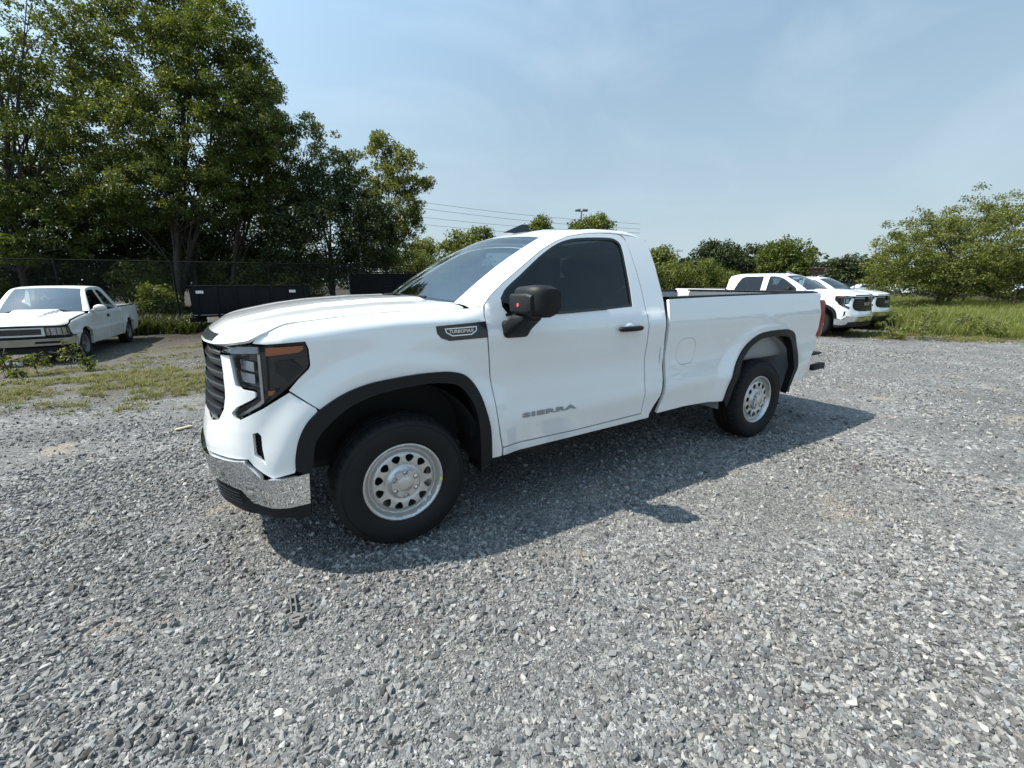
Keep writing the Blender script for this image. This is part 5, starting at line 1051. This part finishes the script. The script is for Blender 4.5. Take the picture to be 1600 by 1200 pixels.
    lamp = [(.63,.765),(.62,.60),(.75,.605),(1.0,.610),(1.0,.765)]
    for sd in (1, -1):
        panel('fender', fend, S, P, T, step=.06, side=sd); d_ = panel('door', door, S, P, T, holes=[AW], step=.06, side=sd); panel('window_glass', shrink(np.array(AW), -.004), B.skin(-.008), M['tint'], d_, step=.1, gap=0, lip=0, side=sd)
        panel('door_lining', shrink(np.array(door), .01), B.skin(-.04), M['void'], d_, holes=[AW], step=.1, gap=0, lip=0, side=sd)
        c_ = panel('cab_side', post, S, P, T, holes=[QW], step=.06, side=sd); panel('quarter_glass', shrink(np.array(QW), -.004), B.skin(-.008), M['tint'], c_, step=.1, gap=0, lip=0, side=sd)
        panel('bed_side', bed, S, P, T, step=.06, side=sd); hy = float(S(np.array([-1.5]), np.array([.86]))[0, 1]); box('door_handle', (-1.55, (hy+.01)*sd, .87), (.14, .02, .06), K, d_, bevel=.008)
        x_ = np.linspace(-2.63, -4.2, 6); tp = S(x_, np.full(6, 1.045))*[1, sd, 1]; grid('bed_rail_cap', np.array([tp+[0, 0, -.03], tp+[0, .004*sd, .012], tp+[0, -.08*sd, .012], tp+[0, -.08*sd, -.06]]), K, T)
        panel('wheel_lip', np.vstack([arch(0, .412), arch(0, .385)[::-1]]), B.skin(.004), P, T, step=.05, gap=0, lip=.05, side=sd)
        panel('wheel_lip', np.vstack([arch(-3.12, .412), arch(-3.12, .385)[::-1]]), B.skin(.004), P, T, step=.05, gap=0, lip=.05, side=sd)
        for cx in (0, -3.12): raw('wheel_housing', [(cx+.42*math.cos(t), y*sd, .36+.42*math.sin(t)) for y in (.5, .83) for t in np.linspace(-.2, math.pi+.2, 15)], [(i, i+1, i+16, i+15) for i in range(14)], M['void'], T, smooth=True); box('inner_wing', (cx, .5*sd, .55), (.85, .02, .5), M['void'], T)
        hl = panel('headlight', lamp, B.skin(-.05), M['reflector'], T, step=.05, gap=.004, lip=0, side=sd); panel('lamp_lens', lamp, B.skin(-.004), M['lens'], hl, step=.05, gap=.006, lip=.03, side=sd)
        panel('lamp_bezel', shrink(np.array(lamp), -.012), B.skin(-.006), M['gloss_black'], hl, holes=[shrink(np.array(lamp), .004)], step=.05, gap=0, lip=.02, side=sd)
        for q in (.74, .84, .94): panel('lamp_divider', [(q,.62),(q+.012,.62),(q+.012,.75),(q,.75)], B.skin(-.03), M['gloss_black'], hl, step=.05, gap=0, lip=.01, side=sd)
        panel('grille_surround', [(1.015,.775),(1.015,.595),(sm+.01,.590),(sm+.01,.775)], B.skin(.006), P, T, holes=[], step=.06, gap=.003, lip=.03, side=sd)
        panel('grille', [(1.06,.745),(1.07,.632),(sm+.01,.628),(sm+.01,.748)], B.skin(.009), M['gloss_black'], T, step=.06, gap=0, lip=.01, side=sd)
        panel('hood_gap_trim', [(.62,.80),(.63,.775),(sm+.01,.78),(sm+.01,.795)], B.skin(-.03), M['void'], T, step=.06, gap=0, lip=0, side=sd)
        panel('front_bumper', [(.46,.545),(.47,.43),(.58,.405),(sm+.01,.395),(sm+.01,.54),(.60,.55)], B.skin(.035), M['old_chrome'], T, step=.05, gap=0, lip=.05, side=sd)
        for z0 in (.445,): panel('bumper_slot', [(.80,z0),(.80,z0+.045),(1.18,z0+.045),(1.20,z0)], B.skin(.038), K, T, step=.05, gap=0, lip=.004, side=sd)
        panel('bumper_strip', [(.47,.585),(.60,.592),(sm+.01,.575),(sm+.01,.556),(.60,.572),(.46,.56)], B.skin(.012), K, T, step=.05, gap=0, lip=.03, side=sd)
        panel('front_skirt', [(.50,.40),(.60,.36),(sm+.01,.36),(sm+.01,.24),(.62,.25)], B.skin(.0), K, T, step=.05, gap=0, lip=.03, side=sd)
        bm = bmesh.new(); bmesh.ops.create_uvsphere(bm, u_segments=16, v_segments=10, radius=1, matrix=Matrix.Translation((-.72, .97*sd, 1.085)) @ Matrix.Diagonal((.075, .13, .085, 1))); m_ = from_bm('side_mirror', bm, P, T); tube('mirror_arm', [(-.66, .80*sd, 1.03), (-.72, .93*sd, 1.05)], .03, P, m_)
        for cx in (0, -3.12):
            tz_ = lathe('wheel', [(0,-.03),(.05,-.02),(.06,-.045),(.16,-.05),(.175,-.02),(.205,-.005),(.21,-.03)], M['old_rim'], T, n=40); lathe('tyre', [(.20,-.02),(.215,.002),(.27,.012),(.315,0),(.335,-.02),(.338,-.19),(.31,-.21),(.2,-.2)], M['rubber'], tz_, n=56)
            for k in range(5): t = k*2*math.pi/5; s_ = box('wheel_slot', (.115*math.cos(t), -.046, .115*math.sin(t)), (.05, .008, .05), M['void'], tz_, bevel=.004)
            tz_.location = (cx, .815*sd, .335); tz_.rotation_euler = (0, 0, 0 if sd > 0 else math.pi)
    bm = bmesh.new(); bxm(bm, (-1.55, 0, .34), (2.1, 1.5, .04)); bxm(bm, (-2.2, 0, .36), (3.9, .8, .14)); bxm(bm, (.15, 0, .55), (.9, .96, .5)); bxm(bm, (-.48, 0, .7), (.03, 1.5, .6)); from_bm('chassis', bm, M['void'], T)
    bm = bmesh.new(); bxm(bm, (-3.42, 0, .62), (1.55, 1.5, .03)); bxm(bm, (-2.67, 0, .83), (.03, 1.55, .4)); bxm(bm, (-4.2, 0, .80), (.05, 1.5, .5)); from_bm('cargo_bed', bm, P, T, bevel=.008)
    bm = bmesh.new(); bxm(bm, (-.74, 0, .93), (.34, 1.36, .18), ry=.15); from_bm('dashboard', bm, M['void'], T, bevel=.03)
    for y in (.36, -.36):
        bm = bmesh.new(); bxm(bm, (-1.5, y, .6), (.5, .5, .14)); bxm(bm, (-1.78, y, .95), (.13, .46, .65), ry=-.2); from_bm('seat', bm, M['seat'], T, bevel=.04)
    zb = [(-2.24,.60,1.50),(-2.60,.74,1.02)]; 
    raw('rear_window', [(zb[0][0], -.50, 1.46), (zb[0][0], .50, 1.46), (-2.42, .60, 1.06), (-2.42, -.60, 1.06)], [(0, 1, 2, 3)], M['glass'], T)
    raw('cab_back', [(-2.23,-.6,1.52),(-2.23,.6,1.52),(-2.25,.56,1.47),(-2.25,-.56,1.47),(-2.43,.66,1.05),(-2.43,-.66,1.05),(-2.6,.8,.98),(-2.6,-.8,.98),(-2.6,.8,.5),(-2.6,-.8,.5)], [(0,1,2,3),(5,4,6,7),(7,6,8,9)], P, T)
    box('rear_bumper', (-4.34, 0, .48), (.14, 1.6, .14), K, T, bevel=.02)
    for sd in (1, -1): box('tail_light', (-4.235, .74*sd, .82), (.03, .13, .30), M['red'], T, bevel=.006)
    box('wiper', (-.46, .15, 1.06), (.02, .6, .015), K, T, rz=.3)
    return T
build_old('faded white old compact pickup with a scooped hood, among weeds at the left edge', (4.72, -10.15, -.12), math.radians(86))

# ------------------------------------------------------------------ black trailer
T = thing('dump_trailer', 'black high-sided trailer with two white tags, parked under the trees', 'trailer', (.48, -15.15, -.12), math.radians(180+2))
TM = mat('black_trailer_steel', (.004,.0045,.006), .7, spec=.25, vary=(3, .3, (.007,.008,.009)))
Lx, z0, z1 = 3.5, .62, 1.54
for nm, c, s in (('side_panel', (0,1.0,(z0+z1)/2), (Lx,.04,z1-z0)), ('side_panel', (0,-1.0,(z0+z1)/2), (Lx,.04,z1-z0)), ('end_panel', (Lx/2,0,(z0+z1)/2), (.04,2.04,z1-z0)), ('end_panel', (-Lx/2,0,(z0+z1)/2), (.04,2.04,z1-z0)), ('floor', (0,0,z0), (Lx,2,.05)), ('frame_rail', (0,.45,.48), (Lx+.3,.1,.14)), ('frame_rail', (0,-.45,.48), (Lx+.3,.1,.14))): box(nm, c, s, TM, T, bevel=.004)
for sd in (1, -1):
    box('top_rail', (0, 1.0*sd, z1+.02), (Lx+.06, .08, .05), TM, T, bevel=.006); box('lower_rail', (0, 1.03*sd, z0+.03), (Lx, .03, .03), M['pole'], T, bevel=.004)
    for k in range(7): box('side_post', (-Lx/2+.15+k*(Lx-.3)/6, 1.035*sd, (z0+z1)/2), (.07, .04, z1-z0), TM, T, bevel=.004)
    for k in (-1.18, 1.50): box('white_tag', (k, 1.062*sd, z1-.16), (.20, .008, .09), M['white_dot'], T)
    for k in (-.45, .45):
        w_ = lathe('wheel', [(0,-.02),(.12,-.03),(.17,0),(.19,-.02)], M['rim'], T, n=28); lathe('tyre', [(.185,-.01),(.22,.01),(.33,.0),(.36,-.03),(.36,-.2),(.2,-.21)], M['rubber'], w_, n=36); w_.location = (k, 1.14*sd, .36)
        if sd < 0: w_.rotation_euler = (0, 0, math.pi)
    box('mudguard', (0, 1.10*sd, .76), (1.9, .26, .03), TM, T, bevel=.01)
box('reflective_plate', (1.25, 1.09, .50), (.32, .012, .17), mat('orange_white_plate', (.75,.45,.25), .5, vary=(30, .05, (.75,.72,.65))), T)
for sd in (1,): tube('hitch', [(-Lx/2, .4, .45), (-Lx/2-1.2, 0, .45), (-Lx/2, -.4, .45)], .05, TM, T)
T.rotation_euler = (0, 0, math.radians(2))

# ------------------------------------------------------------------ small things on the ground
def on_ground(u, v):
    d0 = ray(u, v); t = -CAM[2]/d0[2]; p = CAM+d0*t; t = (float(ground_z(p[0], p[1]))-CAM[2])/d0[2]; return CAM+d0*t
p0 = on_ground(463, 983); p1 = on_ground(456, 922); dv = p1-p0; Lb = float(np.linalg.norm(dv[:2])); ang = math.atan2(dv[1], dv[0])
T = thing('metal_bracket', 'flat grey I-shaped metal bracket with slots lying on the gravel', 'bracket', (p0[0], p0[1], p0[2]+.022), ang)
BM_ = mat('weathered_grey_steel', (.13,.128,.122), .6, metal=.2, vary=(40, .2, (.18,.172,.16)))
WB_ = Lb*.20
ol = [(0,-.22),(.10,-.28),(.12,-.62),(.22,-.62),(.27,-.25),(.72,-.20),(.76,-.55),(.86,-.55),(.88,-.22),(1.0,-.20),(1.0,.20),(.88,.22),(.86,.42),(.76,.42),(.72,.20),(.27,.25),(.22,.42),(.12,.42),(.10,.26),(0,.22)]
ol = np.array(ol)*[Lb, WB_]; C0 = CENTRE; CENTRE = np.array([0, 0, -5.])
sl_ = lambda a, b, w_: np.array([(a, -w_), (b, -w_), (b, w_), (a, w_)])*[Lb, WB_]
hol = [sl_(.33, .47, .10), sl_(.53, .67, .10), np.array([(.155,-.35),(.19,-.35),(.19,.2),(.155,.2)])*[Lb, WB_], np.array([(.79,-.3),(.82,-.3),(.82,.2),(.79,.2)])*[Lb, WB_]]
hol += [np.array([(c*Lb+.006*math.cos(t), e*WB_+.006*math.sin(t)) for t in np.linspace(0, 6.28, 9)[:-1]]) for c, e in ((.06, -.08), (.06, .12), (.95, 0.))]
panel('plate', ol, lambda a, b: np.stack([a, b, 0*a], -1), BM_, T, holes=hol, step=.04, gap=0, lip=.012, edge_step=.02)
tube('raised_rib', [(Lb*.28, WB_*.19, .003), (Lb*.72, WB_*.17, .003)], .004, BM_, T, n=6); tube('raised_rib', [(Lb*.28, -WB_*.19, .003), (Lb*.72, -WB_*.17, .003)], .004, BM_, T, n=6)
CENTRE = C0
p = on_ground(21, 573); q = on_ground(12, 576)
T = thing('discarded_tube', 'white cylindrical tube lying in the weeds below the old pickup bumper', 'tube', (p[0], p[1], p[2]+.05), math.atan2(CR[1], CR[0])+.1)
tube('cylinder', [(-.15, 0, 0), (.15, 0, 0)], .045, mat('off_white_plastic', (.62,.61,.58), .5), T, n=14); tube('end_cap', [(-.175, 0, 0), (-.15, 0, 0)], .048, M['red_dot'], T, n=14)
p = on_ground(287, 671); tag(box('flat_pale_scrap', (p[0], p[1], p[2]+.02), (.16, .05, .012), mat('pale_wood', (.42,.36,.24), .8), bevel=.004, rz=.5), 'pale flat scrap on the gravel left of the front bumper', 'scrap')

# ------------------------------------------------------------------ cars beyond the right fence
def car(label, u, d, colr, flip=1, L_=4.5, H_=1.45, van=False):
    f = foot(u, d); T = thing('parked_car', label, 'car', tuple(f), math.atan2(CR[1], CR[0])+rng.normal()*.08, 'cars parked beyond the right fence')
    pr = [(0,.30),(0,.72),(.12,.86),(1.05,.96),(1.75,H_-.06),(2.2,H_),(3.2,H_-.02),(3.95,1.02),(4.42,.98),(4.5,.80),(4.5,.32)] if not van else [(0,.3),(0,.95),(.7,1.1),(1.2,H_-.1),(1.5,H_),(4.4,H_),(4.5,H_-.1),(4.5,.32)]
    def ext(nm, prf, w_, m_, par, dz=0):
        bm = bmesh.new(); a = [bm.verts.new((x-2.25, -w_*(1 if z < 1.02 else .82), z)) for x, z in prf]; b = [bm.verts.new((x-2.25, w_*(1 if z < 1.02 else .82), z)) for x, z in prf]; n = len(prf)
        for i in range(n): bm.faces.new((a[i], a[(i+1) % n], b[(i+1) % n], b[i]))
        bm.faces.new(a[::-1]); bm.faces.new(b); return from_bm(nm, bm, m_, par, bevel=.04 if w_ > .8 else 0)
    ext('body', pr, .88, colr, T)
    wn_ = [(1.22,1.02),(1.80,H_-.11),(2.2,H_-.08),(3.1,H_-.10),(3.70,1.03)] if not van else [(.85,1.12),(1.28,H_-.12),(2.0,H_-.1),(2.0,1.12)]
    for s in (1, -1):
        V = [(x-2.25, s*(.885 if z < 1.05 else .80)*(1.0), z) for x, z in wn_]; raw('side_window', V, [tuple(range(len(V)))], M['gloss_black'], T)
        for x in (.85, 3.6): w_ = lathe('wheel', [(0,.0),(.2,.0),(.21,-.02)], M['rim'], T, n=20); lathe('tyre', [(.2,.0),(.31,0),(.32,-.02),(.32,-.18)], M['rubber'], w_, n=24); w_.location = (x-2.25, .87*s, .32)
    T.scale = (flip*L_/4.5, 1, 1)
    return T
W_ = mat('white_car_paint', (.75,.76,.76), .35, coat=.8); G_ = mat('grey_car_paint', (.22,.24,.26), .35, metal=.4, coat=.8); K_ = mat('dark_car_paint', (.03,.035,.045), .3, coat=.8); S_ = mat('silver_car_paint', (.48,.50,.52), .3, metal=.6, coat=.8)
for lb, u, d, c_, fl, v in [('white hatchback beyond the fence, just right of the crew cab grilles', 1350, 62, W_, 1, False), ('white sedan beyond the fence, right of the white hatchback', 1408, 68, W_, -1, False), ('silver car behind the farther crew cab windshield', 1298, 66, S_, 1, False), ('dark car beyond the fence between the silver car and the white hatchback', 1322, 70, K_, -1, False),
        ('white car low behind the fence, left of the spreading tree trunk', 1446, 58, W_, 1, False), ('white van glimpsed under the spreading tree', 1528, 66, W_, 1, True), ('grey car glimpsed at the right under the spreading tree', 1572, 64, G_, -1, False), ('white car glimpsed at the right picture edge', 1606, 60, W_, 1, False)]:
    car(lb, u, d, c_, fl, 4.5, 2.1 if v else 1.45, v)
